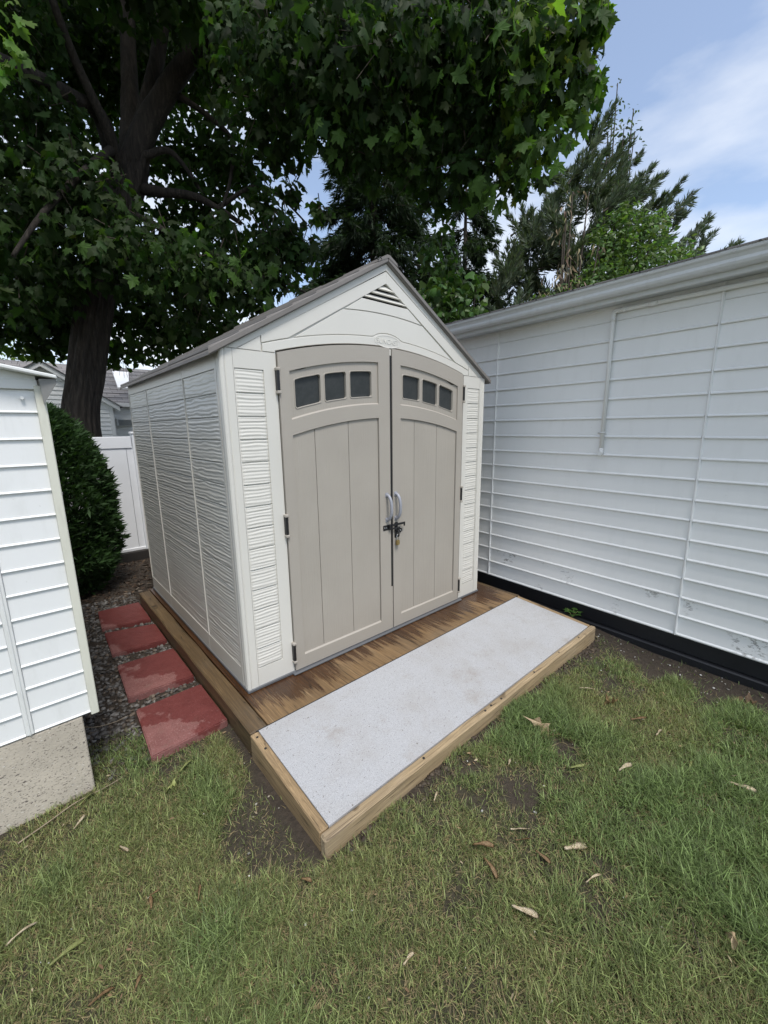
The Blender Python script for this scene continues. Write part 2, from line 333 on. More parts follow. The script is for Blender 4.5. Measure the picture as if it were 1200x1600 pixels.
# ------------------------------------------------------------------ ground
def gz(x, y):
    """height of the soil"""
    x = np.asarray(x, float); y = np.asarray(y, float)
    z = -0.132 - 0.07 * np.clip((y - 2.0) / 2.0, 0, 1) - 0.055 * np.clip((x - 1.2) / 1.0, 0, 1) * np.clip((-y - 0.5) / 0.8, 0, 1)
    return z + 0.02 * (vnoise(x, y, 1.3, 3) - 0.5) * np.clip((np.abs(x) + np.abs(y)) * 0.6, 0.2, 1) + 0.008 * (vnoise(x, y, 7, 4) - 0.5)
def wallx(y): return 2.58 + 0.05 * y                                  # face of the garage wall
def lawn_density(x, y):
    """0 bare soil to 1 thick grass"""
    n = vnoise(x, y, 2.2, 21); n2 = vnoise(x, y, 6.5, 22); n3 = vnoise(x, y, 17, 23)
    d = np.clip(0.62 + 1.0 * (n - 0.42) + 0.75 * (n2 - 0.45) + 0.5 * (n3 - 0.5), 0.0, 1)
    gd = wallx(y) - x                                                 # distance from the garage
    d = d * np.clip((gd - 0.20 + 0.5 * (n2 - 0.5)) / 0.42, 0.015, 1)
    far = np.clip((y + 1.18 + 0.3 * (n2 - 0.5)) / 0.2, 0, 1) * np.clip((x - 1.45) / 0.4, 0, 1)
    d = d * (1 - 0.75 * far)
    fr = np.clip((-0.945 - y + 0.16 * (n2 - 0.62)) / 0.07, 0.0, 1); d = np.where((x > -0.18) & (y > -1.2), d * np.maximum(fr, 0.03), d)
    br = ((x + 0.22) / 0.17) ** 2 + ((y + 0.62) / 0.34) ** 2; d = d * np.clip(0.75 * br - 0.15 + 1.1 * (n2 - 0.5) + 0.9 * (n3 - 0.5), 0.16, 1)
    for cx, cy, r in ((1.05, -1.32, 0.075), (0.60, -1.06, 0.06)):
        d = d * np.clip(((x - cx) ** 2 + (y - cy) ** 2) / r ** 2 - 0.4 + (n3 - 0.5), 0.06, 1)
    d = np.where((y > 0.02) & (x < -0.1), d * np.clip((0.34 - y + 0.35 * (n2 - 0.5)) / 0.3, 0, 1), d)
    out = ((x > -0.125) & (x < 2.31) & (y > -0.955)) | ((x < -0.735) & (y > -0.005)) | (gd < 0.03) | ((y > 0.05) & (x > -0.13))
    return np.where(out, 0, d)
def build_ground():
    ax = np.concatenate([[-150, -60, -25, -12, -7, -4.5], np.arange(-3, 3.6, 0.05), [4.5, 7, 12, 25, 60, 150]])
    ay = np.concatenate([[-150, -60, -25, -12, -6, -4], np.arange(-2.6, 5.0, 0.05), [6, 8, 12, 25, 60, 200]])
    X, Y = np.meshgrid(ax, ay, indexing='ij'); Z = gz(X, Y); n, m_ = X.shape
    i = np.arange(n * m_).reshape(n, m_)
    f = np.stack([i[:-1, :-1], i[1:, :-1], i[1:, 1:], i[:-1, 1:]], -1).reshape(-1, 4)
    d = lawn_density(X, Y).ravel()[:, None]; d = np.where((np.abs(X) > 3.4).ravel()[:, None] | (np.abs(Y) > 4.9).ravel()[:, None], 0.7, d)
    tint = (1 - d) * np.array([0.048, 0.036, 0.026]) + d * np.array([0.060, 0.066, 0.026])
    M = Mat('soil'); a = M.n('ShaderNodeAttribute', attribute_name='tint')
    f1 = M.noise(34, 8, 0.72); f2 = M.noise(190, 4, 0.7)
    c = M.mix(1.0, a.outputs['Color'], M.ramp(f1, [(0.3, G(0.55)), (0.72, G(1.5))]), 'MULTIPLY')
    c = M.mix(M.ramp(f2, [(0.60, G(0)), (0.70, G(0.6))]), c, (0.16, 0.13, 0.085))
    M.col(c).rough(0.95); M.bump(f1, 1.0, 0.02)
    tag(arr_mesh('ground', np.stack([X, Y, Z], -1).reshape(-1, 3), f, M.m, tint, True), kind='structure')
build_ground()

# ------------------------------------------------------------------ resin garden shed
SW, SD = 2.13, 2.08; CX = SW / 2
shed = thing('garden_shed', 'ivory resin garden shed with taupe double doors standing on the timber deck', 'shed', (CX, SD / 2, 0.0))
bm = bmesh.new(); box(bm, -0.006, SW + 0.006, -0.010, SD + 0.01, 0.0005, 0.016, 0.002); box(bm, 0.27, 1.87, -0.034, -0.010, 0.0005, 0.012, 0.003)
obj('floor_base', bm, M_greyplastic, shed)
EAVE = 1.826
def arch_door(x): return 1.936 - 0.177 * (x - CX) ** 2
def arch_gable(x): return 1.944 - 0.177 * (x - CX) ** 2
def arch_line(x):
    z = 1.990 - 0.175 * (x - CX) ** 2; u = (x - 1.073) / 0.125
    return max(z, 1.972 + 0.047 * math.sqrt(max(0, 1 - u * u))) if abs(u) < 1 else z
def curve(fn, x0, x1, n=14, off=0.0): return [(x0 + (x1 - x0) * i / n, fn(x0 + (x1 - x0) * i / n) + off) for i in range(n + 1)]
def g1(x): return 2.379 - 0.558 * abs(x - CX)
def g2(x): return 2.309 - 0.558 * abs(x - CX)
def rl(x): return 2.422 - 0.575 * abs(x - CX)
# front posts: plate with a recess holding the moulded shingles
rows = [0.124 + 0.11521 * i for i in range(15)]
def shingle_mesh(name, wd, ht, seed, nx, nz, amp, wl=0.018, step=0.0025, wav=0.011):
    """one moulded shingle: a plate of wavy horizontal ridges, slightly proud at its lower edge, facing -y; origin at its lower left corner"""
    r = np.random.default_rng(seed); X = np.linspace(0, wd, nx); Zz = np.linspace(0, ht, nz); Xg, Zg = np.meshgrid(X, Zz, indexing='ij')
    ph = r.random(6) * 9; wv = 0.0016 * np.sin(Xg * 15 + ph[0]) + 0.0013 * np.sin(Xg * 37 + ph[1] + Zg * 30) + wav * (vnoise(Xg, Zg * 3, 11, seed) - 0.5) + 0.4 * wav * (vnoise(Xg, Zg * 5, 23, seed + 5) - 0.5)
    ridge = np.sin((Zg + wv * 0.55) * 2 * math.pi / wl + ph[2]); ridge2 = np.sin((Zg + wv * 0.9) * 2 * math.pi / 0.041 + ph[3])
    h = amp * (0.75 * ridge + 0.4 * ridge2) * (0.45 + 0.9 * vnoise(Xg + 3, Zg * 2.2, 13, seed + 1)) + step * (1 - Zg / ht)
    edge = np.minimum(np.minimum(Xg, wd - Xg) / 0.004, np.minimum(Zg, ht - Zg) / 0.0025); h = np.where(edge < 0.5, -0.0035, h)
    V = np.stack([Xg, -h, Zg], -1).reshape(-1, 3); i = np.arange(nx * nz).reshape(nx, nz)
    F = np.stack([i[:-1, :-1], i[1:, :-1], i[1:, 1:], i[:-1, 1:]], -1).reshape(-1, 4)
    me = bpy.data.meshes.new(name); me.from_pydata(V.tolist(), [], F.tolist()); me.polygons.foreach_set('use_smooth', [True] * len(F)); return me
fs = [shingle_mesh('shingle', 0.152, 0.1125, 30 + k, 16, 34, 0.0015) for k in range(4)]
for f_ in fs: f_.materials.append(M_ivory)
for x0, x1, r0, r1 in ((0.062, 0.289, 0.066, 0.218), (1.858, SW - 0.062, 1.911, 2.063)):
    bm = bmesh.new()
    box(bm, x0, r0, 0.0, 0.05, 0.014, EAVE); box(bm, r1, x1, 0.0, 0.05, 0.014, EAVE)
    box(bm, r0, r1, 0.0, 0.05, 0.014, rows[0] - 0.002); box(bm, r0, r1, 0.0, 0.05, rows[-1] + 0.002, EAVE); box(bm, r0, r1, 0.007, 0.05, rows[0] - 0.002, rows[-1] + 0.002)
    p = obj('front_panel', bm, M_ivory, shed)
    for k in range(14): inst('shingle', fs[(k * 3 + (x0 > 1)) % 4], (r0, 0.003, rows[k] + 0.001), p)
# corner posts with moulded grooves
def corner(sx, name):
    prof = [(0.060, -0.001), (0.026, -0.001), (0.022, 0.002), (0.018, -0.002), (0.012, -0.0045), (0.004, -0.002), (-0.002, 0.004), (-0.0035, 0.014), (0.0, 0.020), (0.0015, 0.023), (-0.002, 0.027), (-0.002, 0.036), (0.001, 0.040), (0.001, 0.060), (0.060, 0.060)]
    bm = bmesh.new(); pts = [((x if sx > 0 else SW - x), y, 0.014) for x, y in prof]
    prism_dir(bm, pts, (0, 0, EAVE - 0.014)); return obj(name, bm, M_ivory, shed)
corner(1, 'corner_post'); corner(-1, 'corner_post')
# left side wall: three panels of shingle courses
seams = [0.062, 0.602, 1.487, 2.078]
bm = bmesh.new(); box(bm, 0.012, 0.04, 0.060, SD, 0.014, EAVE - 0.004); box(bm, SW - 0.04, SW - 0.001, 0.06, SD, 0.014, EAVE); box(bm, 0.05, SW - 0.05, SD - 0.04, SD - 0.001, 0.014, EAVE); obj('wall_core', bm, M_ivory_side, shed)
for a, b in zip(seams, seams[1:]):
    bm = bmesh.new(); t0, t1 = rows[0], rows[-1]; a2, b2 = a + 0.002, b - 0.002; ia = a2 + (0.02 if a < 0.1 else 0.004); ib = b2 - 0.004
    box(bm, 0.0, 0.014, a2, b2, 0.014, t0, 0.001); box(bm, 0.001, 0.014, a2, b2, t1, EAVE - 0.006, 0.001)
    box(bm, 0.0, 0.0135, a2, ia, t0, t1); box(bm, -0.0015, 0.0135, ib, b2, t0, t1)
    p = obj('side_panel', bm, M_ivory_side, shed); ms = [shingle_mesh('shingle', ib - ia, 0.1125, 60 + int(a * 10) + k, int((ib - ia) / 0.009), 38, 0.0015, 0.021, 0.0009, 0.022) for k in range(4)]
    for q in ms: q.materials.append(M_ivory_side)
    for k in range(14):
        o = inst('shingle', ms[(k * 7 + int(a * 3)) % 4], (0.004, ib, rows[k] + 0.001), p); o.rotation_euler = (0, 0, -math.pi / 2)
# gable: separate moulded fields with grooves between them
bm = bmesh.new(); gp = [(0.002, EAVE + 0.002), (0.285, EAVE + 0.002)] + curve(arch_gable, 0.285, 1.845, 20, 0.004) + [(1.845, EAVE + 0.002), (SW - 0.002, EAVE + 0.002), (CX, 2.422)]
gp2 = [(0.03, EAVE + 0.002), (0.285, EAVE + 0.002)] + curve(arch_gable, 0.287, 1.843, 20, 0.012) + [(1.845, EAVE + 0.002), (SW - 0.03, EAVE + 0.002), (1.30, 2.262), (1.25, 2.198), (0.88, 2.198), (0.83, 2.262)]
prism_y(bm, gp2, 0.009, 0.045); box(bm, 0.84, 1.29, 0.04, 0.06, 2.19, 2.32)
gable = obj('gable_panel', bm, M_ivory, shed); dn = 0.0045
def field(name, pts, y=0.0, mat=M_ivory, b=0.0012, back=0.03):
    bm = bmesh.new(); prism_y(bm, pts, y, back, b); return obj(name, bm, mat, gable)
xz = 0.985
field('rake_band', [(0.001, EAVE + 0.003), (CX - xz + 0.004, EAVE + 0.003), (CX, 2.379 + dn), (CX + xz - 0.004, EAVE + 0.003), (SW - 0.001, EAVE + 0.003), (CX, rl(CX))])
for s in (-1, 1):
    X = lambda d: CX + s * d
    field('corner_field', [(X(0.975), EAVE + 0.003), (X(0.853), EAVE + 0.003), (X(0.853), g1(X(0.853)) - 0.003)])
    inner = [(X(0.715 - 0.045 * i), max(arch_line(X(0.715 - 0.045 * i)) + 0.006, 0)) for i in range(0)]
    lo = [(X(0.848), arch_line(X(0.848)) + 0.006)] + [(X(d), arch_line(X(d)) + 0.006) for d in (0.80, 0.76, 0.72, 0.695)]
    field('rake_trim', [(X(0.848), g1(X(0.848)) - 0.001)] + lo + [(X(0.0), g2(CX) + 0.001), (X(0.0), 2.378)])
za = lambda x: 2.131 - 0.18 * (x - CX) ** 2
lowp = [(CX + d, arch_line(CX + d) + 0.006) for d in np.linspace(-0.655, 0.655, 44)]
field('lower_field', lowp + [(CX + 0.335, g2(CX + 0.335) - 0.012)] + curve(za, CX + 0.325, CX - 0.325, 12) + [(CX - 0.335, g2(CX - 0.335) - 0.012)], 0.003)
field('upper_field', curve(za, CX - 0.318, CX + 0.318, 12, 0.004) + [(CX + 0.19, 2.196), (CX - 0.19, 2.196)], 0.001)
molding = curve(arch_gable, 0.289, 1.841, 30, 0.001); top = [(x, arch_line(x)) for x in np.linspace(1.911, 0.219, 90)]
field('arch_moulding', [(0.219, EAVE + 0.003), (0.289, EAVE + 0.003)] + molding + [(1.841, EAVE + 0.003), (1.911, EAVE + 0.003)] + top, -0.001, b=0.002)
# vent: louvre blades over a black sheet standing in for the dark recess
bm = bmesh.new(); prism_y(bm, [(CX - 0.185, 2.2), (CX + 0.185, 2.2), (CX, 2.304)], 0.036, 0.039); obj('vent_dark_backing', bm, M_black, gable)
for z0, z1 in ((2.2105, 2.231), (2.242, 2.262), (2.272, 2.298)):
    h0, h1 = (2.309 - z0) / 0.558 - 0.004, max((2.309 - z1) / 0.558 - 0.004, 0.003); bm = bmesh.new()
    vs = [(CX - h0, -0.003, z0), (CX + h0, -0.003, z0), (CX + h1, 0.016, z1), (CX - h1, 0.016, z1)]
    prism_dir(bm, vs, (0, 0.012, -0.003)); obj('louvre', bm, M_ivory, gable)
# oval badge with raised lettering
bm = bmesh.new(); n = 48
def ell(rx, rz, y): return [bm.verts.new((1.073 + rx * math.cos(2 * math.pi * k / n), y, 1.9745 + rz * math.sin(2 * math.pi * k / n))) for k in range(n)]
R_ = [ell(0.111, 0.0365, -0.0005), ell(0.111, 0.0365, -0.0022), ell(0.107, 0.034, -0.0024), ell(0.103, 0.0315, -0.0012)]
for a, b in zip(R_, R_[1:]):
    for k in range(n): bm.faces.new((a[k], a[(k + 1) % n], b[(k + 1) % n], b[k]))
bm.faces.new(R_[-1]); bmesh.ops.recalc_face_normals(bm, faces=bm.faces[:]); badge = obj('badge', bm, M_ivory, gable)
fc = bpy.data.curves.new('badge_lettering', 'FONT'); fc.body = 'SUNCAST'; fc.size = 0.042; fc.extrude = 0.0010; fc.align_x = 'CENTER'; fc.align_y = 'CENTER'; fc.space_character = 1.05; fc.offset = 0.0006
to = bpy.data.objects.new('badge_lettering', fc); C.objects.link(to); bpy.context.view_layer.update()
tm = bpy.data.meshes.new_from_object(to.evaluated_get(bpy.context.evaluated_depsgraph_get())); bpy.data.objects.remove(to)
tm.transform(Matrix.Translation((1.073, -0.0020, 1.9745)) @ Matrix.Rotation(math.pi / 2, 4, 'X')); tm.transform(Matrix.Translation(-Vector(shed.location))); tm.materials.clear(); tm.materials.append(M_ivory)
o = bpy.data.objects.new('badge_lettering', tm); C.objects.link(o); o.parent = gable; o['kind'] = 'stuff'; del o['kind']
# doors
def door(side, label):
    mir = (lambda x: x) if side < 0 else (lambda x: SW - x)
    xo, xi = 0.294, (1.0755 if side < 0 else SW - 1.0985); r0, r1 = 0.357, 0.980
    if side > 0: r1 = 0.957
    def P(bm, pts, y0, y1, b=0.0, mi=0): prism_y(bm, [(mir(x), z) for x, z in pts], y0, y1, b, mi)
    z0 = 0.018; yf = -0.013
    u1 = lambda x: 1.844 - 0.2 * (x - CX) ** 2
    u0 = lambda x: 1.592 - 0.2 * (x - CX) ** 2
    l1 = lambda x: 1.507 - 0.195 * (x - CX) ** 2
    bm = bmesh.new()
    P(bm, [(xo, z0)] + [(xi, z0)] + curve(arch_door, xi, xo, 12, -0.002), 0.014, 0.04)
    P(bm, [(xo, z0), (r0, z0), (r0, arch_door(r0)), (xo, arch_door(xo))], yf, 0.014); P(bm, [(r1, z0), (xi, z0), (xi, arch_door(xi)), (r1, arch_door(r1))], yf, 0.014)
    P(bm, curve(u1, r0, r1, 16) + curve(arch_door, r1, r0, 16), yf, 0.014); P(bm, curve(l1, r0, r1, 16) + curve(u0, r1, r0, 16), yf, 0.014); P(bm, [(r0, z0), (r1, z0), (r1, 0.100), (r0, 0.100)], yf, 0.014)
    t = bmesh.new(); prism_dir(t, [(mir(r0), yf + 0.0005, 0.0995), (mir(r0), 0.0, 0.1115), (mir(r0), 0.0, 0.0995)], (mir(r1) - mir(r0), 0, 0)); merge(bm, t)   # sloped lips at the foot of the recesses
    for xa, xb in zip(np.linspace(r0, r1, 15), np.linspace(r0, r1, 15)[1:]):
        bm.faces.new([bm.verts.new(q) for q in ((mir(xa), yf + 0.0004, u0(xa)), (mir(xb), yf + 0.0004, u0(xb)), (mir(xb), -0.003, u0(xb) + 0.008), (mir(xa), -0.003, u0(xa) + 0.008))])
    d = obj('door', bm, M_taupe_rough, shed)
    if side < 0:                                                      # meeting lip closing the foot of the gap
        bm = bmesh.new(); box(bm, xi - 0.001, xi + 0.016, -0.012, 0.03, z0, 0.335, 0.001); obj('meeting_lip', bm, M_taupe, d); bm = bmesh.new(); box(bm, xi + 0.006, xi + 0.02, -0.004, 0.03, 1.895, 1.932); obj('stop_block', bm, M_ivory, d)
        bm = bmesh.new(); box(bm, xi + 0.002, xi + 0.0215, -0.007, 0.03, 0.336, 1.894); obj('door_seal', bm, M_black, d)
    # window panel: rings round three rounded openings
    wins = [(0.390, 0.554), (0.583, 0.733), (0.764, 0.929)] if side < 0 else [(SW - 1.723, SW - 1.569), (SW - 1.544, SW - 1.392), (SW - 1.361, SW - 1.201)]
    cuts = [r0 - 0.006, (wins[0][1] + wins[1][0]) / 2, (wins[1][1] + wins[2][0]) / 2, r1 + 0.006]
    wt = lambda x: 1.789 - 0.185 * (x - CX) ** 2; wb = lambda x: 1.640 - 0.19 * (x - CX) ** 2
    bm = bmesh.new(); panes = []
    for (wa, wz), ca, cb in zip(wins, cuts, cuts[1:]):
        M_ = 12; wt_ = [(wa + (wz - wa) * i / M_) for i in range(M_ + 1)]
        rr = 0.013
        def corner_pts(cx, cz, a0): return [(cx + rr * math.cos(a0 + k * math.pi / 8), cz + rr * math.sin(a0 + k * math.pi / 8)) for k in range(5)]
        inn = [(x, wb(x)) for x in np.linspace(wa + rr, wz - rr, 6)][1:-1]; inner = corner_pts(wa + rr, wb(wa) + rr + 0.002, math.pi) + inn + corner_pts(wz - rr, wb(wz) + rr - 0.001, 1.5 * math.pi)
        inner += corner_pts(wz - rr, wt(wz) - rr - 0.001, 0) + [(x, wt(x)) for x in np.linspace(wz - rr, wa + rr, 6)][1:-1] + corner_pts(wa + rr, wt(wa) - rr + 0.001, math.pi / 2)
        cxm, czm = (wa + wz) / 2, (wb((wa + wz) / 2) + wt((wa + wz) / 2)) / 2
        outer = []
        for x, z in inner:
            dx, dz = x - cxm, z - czm; t_ = 1e9
            if abs(dx) > 1e-6: t_ = min(t_, ((cb if dx > 0 else ca) - cxm) / dx)
            for it in range(3):
                xx = cxm + dx * min(t_, 6)
                lim = (u1(xx) + 0.009 if dz > 0 else u0(xx) - 0.009)
                if abs(dz) > 1e-6: t_ = min(t_, (lim - czm) / dz)
            outer.append((cxm + dx * t_, czm + dz * t_))
        # snap the four corners
        for cxx, czz in ((ca, u0(ca) - 0.009), (cb, u0(cb) - 0.009), (cb, u1(cb) + 0.009), (ca, u1(ca) + 0.009)):
            k = min(range(len(outer)), key=lambda i: (outer[i][0] - cxx) ** 2 + (outer[i][1] - czz) ** 2); outer[k] = (cxx, czz)
        lv = [(outer, -0.003), ([(cxm + (x - cxm) * 1.07, czm + (z - czm) * 1.07) for x, z in inner], -0.003), ([(cxm + (x - cxm) * 1.045, czm + (z - czm) * 1.045) for x, z in inner], -0.0065), (inner, -0.0055), ([(cxm + (x - cxm) * 0.985, czm + (z - czm) * 0.985) for x, z in inner], 0.0105)]
        rings = [[bm.verts.new((mir(x), y, z)) for x, z in pts] for pts, y in lv]
        for a, b in zip(rings, rings[1:]):
            for k in range(len(a)):
                try: bm.faces.new((a[k], a[(k + 1) % len(a)], b[(k + 1) % len(a)], b[k]))
                except ValueError: pass
        panes.append([(mir(x), z) for x, z in lv[-1][0]])
    bmesh.ops.recalc_face_normals(bm, faces=bm.faces[:])
    if bm.faces and sum(f.normal.y for f in bm.faces) > 0: bmesh.ops.reverse_faces(bm, faces=bm.faces[:])
    obj('window_panel', bm, M_taupe, d)
    for pts in panes:
        bm = bmesh.new(); prism_y(bm, pts, 0.009, 0.0125); obj('window_pane', bm, M_pane, d)
    ps = [r0 + 0.0015, 0.503, 0.741, r1 - 0.0015] if side < 0 else [r0 - 0.007, SW - 1.548, SW - 1.313, r1 - 0.0015]
    ps[0] = r0 + 0.0015
    for a, b in zip(ps, ps[1:]):
        bm = bmesh.new(); P(bm, [(a + 0.0015, 0.102), (b - 0.0015, 0.102)] + curve(l1, b - 0.0015, a + 0.0015, 6, -0.002), -0.0035, 0.013, 0.0012); obj('plank', bm, M_taupe, d)
    for zc in (1.69, 0.914, 0.138):
        bm = bmesh.new(); xh = mir(0.2875); box(bm, xh - 0.008, xh + 0.008, -0.024, 0.004, zc - 0.052, zc + 0.052, 0.003, 1)
        for dz in (-0.058, 0.058): box(bm, xh - 0.010, xh + 0.012, -0.027, 0.004, zc + dz - 0.008, zc + dz + 0.008, 0.003, 0)
        obj('hinge', bm, [M_taupe, M_black], d)
    xh = 1.040 if side < 0 else 1.122
    bm = bmesh.new(); pp = spline([(xh, -0.010, 1.000), (xh, -0.034, 0.995), (xh, -0.055, 0.965), (xh, -0.062, 0.915), (xh, -0.055, 0.865), (xh, -0.034, 0.835), (xh, -0.010, 0.830)], 5)
    tube(bm, pp, 0.0105, 10); box(bm, xh - 0.014, xh + 0.014, -0.017, -0.012, 0.985, 1.016, 0.003); box(bm, xh - 0.014, xh + 0.014, -0.017, -0.012, 0.814, 0.845, 0.003); obj('handle', bm, M_handle, d)
    if side < 0:
        bm = bmesh.new(); box(bm, 1.004, 1.070, -0.0165, -0.012, 0.757, 0.793, 0.002); box(bm, 1.062, 1.196, -0.030, -0.026, 0.780, 0.796, 0.002); box(bm, 1.062, 1.150, -0.030, -0.026, 0.757, 0.768, 0.002); box(bm, 1.050, 1.072, -0.030, -0.014, 0.757, 0.796, 0.003)
        box(bm, 1.184, 1.198, -0.030, -0.026, 0.766, 0.796, 0.003)
        for xx in (1.016, 1.032): tube(bm, [(xx, -0.012, 0.775), (xx, -0.0185, 0.775)], 0.004, 8, 1)
        obj('hasp', bm, [M_black, M_steel], d)
    else:
        bm = bmesh.new(); box(bm, 1.108, 1.140, -0.0165, -0.012, 0.690, 0.800, 0.003); box(bm, 1.130, 1.176, -0.0165, -0.012, 0.722, 0.752, 0.006)
        tube(bm, spline([(1.122, -0.012, 0.738), (1.122, -0.04, 0.742), (1.122, -0.045, 0.722), (1.122, -0.04, 0.704), (1.122, -0.012, 0.706)], 4), 0.005, 8)
        tube(bm, [(1.164, -0.012, 0.737), (1.164, -0.018, 0.737)], 0.005, 8, 1); obj('lock_plate', bm, [M_black, M_steel], d)
    return d
door(-1, ''); door(1, '')
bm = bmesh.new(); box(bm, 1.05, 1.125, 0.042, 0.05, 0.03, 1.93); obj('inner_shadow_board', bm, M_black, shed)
# roof
RY0, RY1 = -0.018, 2.115
for s in (-1, 1):
    X = lambda d: CX + s * d
    pan = None
    for k in range(3):                                                # three overlapping moulded panels on each slope
        ya = RY0 + (RY1 - RY0) * k / 3; yb = RY0 + (RY1 - RY0) * (k + 1) / 3; th = 0.028 - 0.003 * k
        bm = bmesh.new(); e = 1.115
        prism_dir(bm, [(X(0), ya + 0.001, 2.424), (X(e), ya + 0.001, 2.424 - 0.575 * e), (X(e), ya + 0.001, 2.424 - 0.575 * e + th * 0.75), (X(e - 0.02), ya + 0.001, 2.424 - 0.575 * (e - 0.02) + th), (X(0), ya + 0.001, 2.424 + th)], (0, yb - ya - 0.002, 0), 0.003)
        pan = obj('roof_panel', bm, M_roof, shed)
        nr = 7
        for j in range(nr):                                           # shingle courses stepped down the slope
            d0, d1 = 0.06 + (e - 0.06) * j / nr, 0.06 + (e - 0.06) * (j + 1) / nr; yy = (ya + 0.004 if k else ya + 0.022, yb - 0.004 if k < 2 else yb - 0.02); bm = bmesh.new(); zt = lambda d: 2.424 - 0.575 * d + th
            prism_dir(bm, [(X(d0), yy[0], zt(d0) - 0.002), (X(d1 - 0.004), yy[0], zt(d1 - 0.004) - 0.002), (X(d1 - 0.004), yy[0], zt(d1 - 0.004) + 0.012), (X(d0), yy[0], zt(d0) + 0.002)], (0, yy[1] - yy[0], 0), 0.002)
            obj('shingle', bm, M_roof, pan)
    bm = bmesh.new(); prism_dir(bm, [(X(0.002), RY0 - 0.006, 2.428), (X(1.122), RY0 - 0.006, 2.428 - 0.575 * 1.120), (X(1.122), RY0 - 0.006, 2.458 - 0.575 * 1.122), (X(0.002), RY0 - 0.006, 2.453)], (0, 0.008, 0), 0.002); obj('rake_trim', bm, M_roof, shed)
bm = bmesh.new()
for k in range(6):
    ya = RY0 - 0.008 + (RY1 - RY0 + 0.02) * k / 6; yb = RY0 - 0.008 + (RY1 - RY0 + 0.02) * (k + 1) / 6; zr = 2.456 if k % 2 else 2.461
    t = bmesh.new(); prism_dir(t, [(CX - 0.085, ya, zr - 0.052), (CX - 0.078, ya, zr - 0.034), (CX - 0.012, ya, zr + 0.002), (CX + 0.012, ya, zr + 0.002), (CX + 0.078, ya, zr - 0.034), (CX + 0.085, ya, zr - 0.052), (CX, ya, zr - 0.014)], (0, yb - ya - 0.003, 0)); obj('ridge_cap', t, M_roof, shed)
bm.free()
for pts in ([(CX - 0.115, 2.402), (CX - 0.10, 2.418), (CX - 0.088, 2.404), (CX - 0.07, 2.424), (CX - 0.058, 2.414)], [(CX + 0.072, 2.418), (CX + 0.083, 2.402), (CX + 0.095, 2.41), (CX + 0.11, 2.39), (CX + 0.122, 2.396)]):
    bm = bmesh.new(); tube(bm, spline([(x, RY0 - 0.009, z + 0.012) for x, z in pts], 4), 0.0022, 5); obj('wire_clip', bm, M_black, shed)
# padlock hanging from the lock plate
pl = thing('padlock', 'small brass padlock hanging below the black hasp on the shed doors', 'padlock', (1.122, -0.030, 0.665))
bm = bmesh.new(); box(bm, 1.106, 1.138, -0.040, -0.024, 0.640, 0.676, 0.004, 0, 2); obj('body', bm, M_brass, pl)
bm = bmesh.new(); tube(bm, spline([(1.113, -0.032, 0.672), (1.113, -0.032, 0.700), (1.1225, -0.032, 0.714), (1.132, -0.032, 0.700), (1.132, -0.032, 0.672)], 5), 0.0028, 8); obj('shackle', bm, M_steel, pl)

# ------------------------------------------------------------------ deck and ramp
deck = thing('timber_deck', 'low weathered timber deck with wet plywood top under the garden shed', 'deck', (CX, 0.0, -0.15))
bm = bmesh.new(); box(bm, -0.034, 2.285, -0.308, 2.10, -0.020, -0.0005, 0.002); obj('plywood_sheet', bm, M_ply, deck)
def plank_obj(name, x0, x1, y0, y1, z0, z1, mat, par, axis, seed=0, wob=0.003, b=0.006):
    """a sawn timber: bevelled box cut along its length, a little uneven"""
    t = bmesh.new(); box(t, x0, x1, y0, y1, z0, z1, b); r = random.Random(seed)
    lng = [e for e in t.edges if abs((e.verts[0].co - e.verts[1].co)[axis]) > 0.5 * ((x1 - x0), (y1 - y0), (z1 - z0))[axis]]
    bmesh.ops.subdivide_edges(t, edges=lng, cuts=24, use_grid_fill=True)
    for v in t.verts:
        k = v.co[axis] * 7; v.co += Vector((math.sin(k * 1.3 + seed), math.sin(k * 0.9 + 2 + seed), math.sin(k * 1.7 + 4 + seed))) * wob * 0.5 + Vector((r.uniform(-1, 1), r.uniform(-1, 1), r.uniform(-1, 1))) * wob * 0.25
    return obj(name, t, mat, par)
plank_obj('side_beam', -0.126, -0.037, -0.304, 2.075, -0.105, -0.002, W_beam, deck, 1, 1)
plank_obj('side_beam', -0.124, -0.040, -0.300, 2.07, -0.19, -0.108, W_beam, deck, 1, 2)
plank_obj('side_beam', 2.288, 2.335, -0.304, 2.075, -0.18, -0.004, W_beam, deck, 1, 3)
plank_obj('front_joist', -0.036, 2.286, -0.300, -0.262, -0.18, -0.022, W_beam, deck, 0, 4)
ramp = thing('entry_ramp', 'short wooden ramp with pale grey gritty sheet sloping down from the deck', 'ramp', (CX, -0.62, -0.15))
ZF = -0.052; YB, YF = -0.311, -0.958
def rz(y): return -0.001 + (ZF + 0.001) * (YB - y) / (YB - YF)
for x0, x1, sd in ((-0.132, -0.090, 5), (2.262, 2.304, 6)):
    t = bmesh.new(); prism_dir(t, [(x0, YB, rz(YB) + 0.001), (x0, YF + 0.043, rz(YF + 0.043) + 0.001), (x0, YF + 0.043, -0.165), (x0, YB, -0.165)], (x1 - x0, 0, 0), 0.004); obj('side_board', t, W_ramp_y, ramp)
fb = plank_obj('front_board', -0.134, 2.306, YF, YF + 0.042, -0.175, ZF + 0.004, W_ramp_x, ramp, 0, 8, 0.0022, 0.008)
bm = bmesh.new(); prism_dir(bm, [(-0.089, YB, rz(YB) - 0.012), (-0.089, YF + 0.0435, rz(YF + 0.0435) - 0.012), (-0.089, YF + 0.0435, rz(YF + 0.0435) + 0.003), (-0.089, YB, rz(YB) + 0.003)], (2.350, 0, 0), 0.0015); obj('grit_sheet', bm, M_grit, ramp)
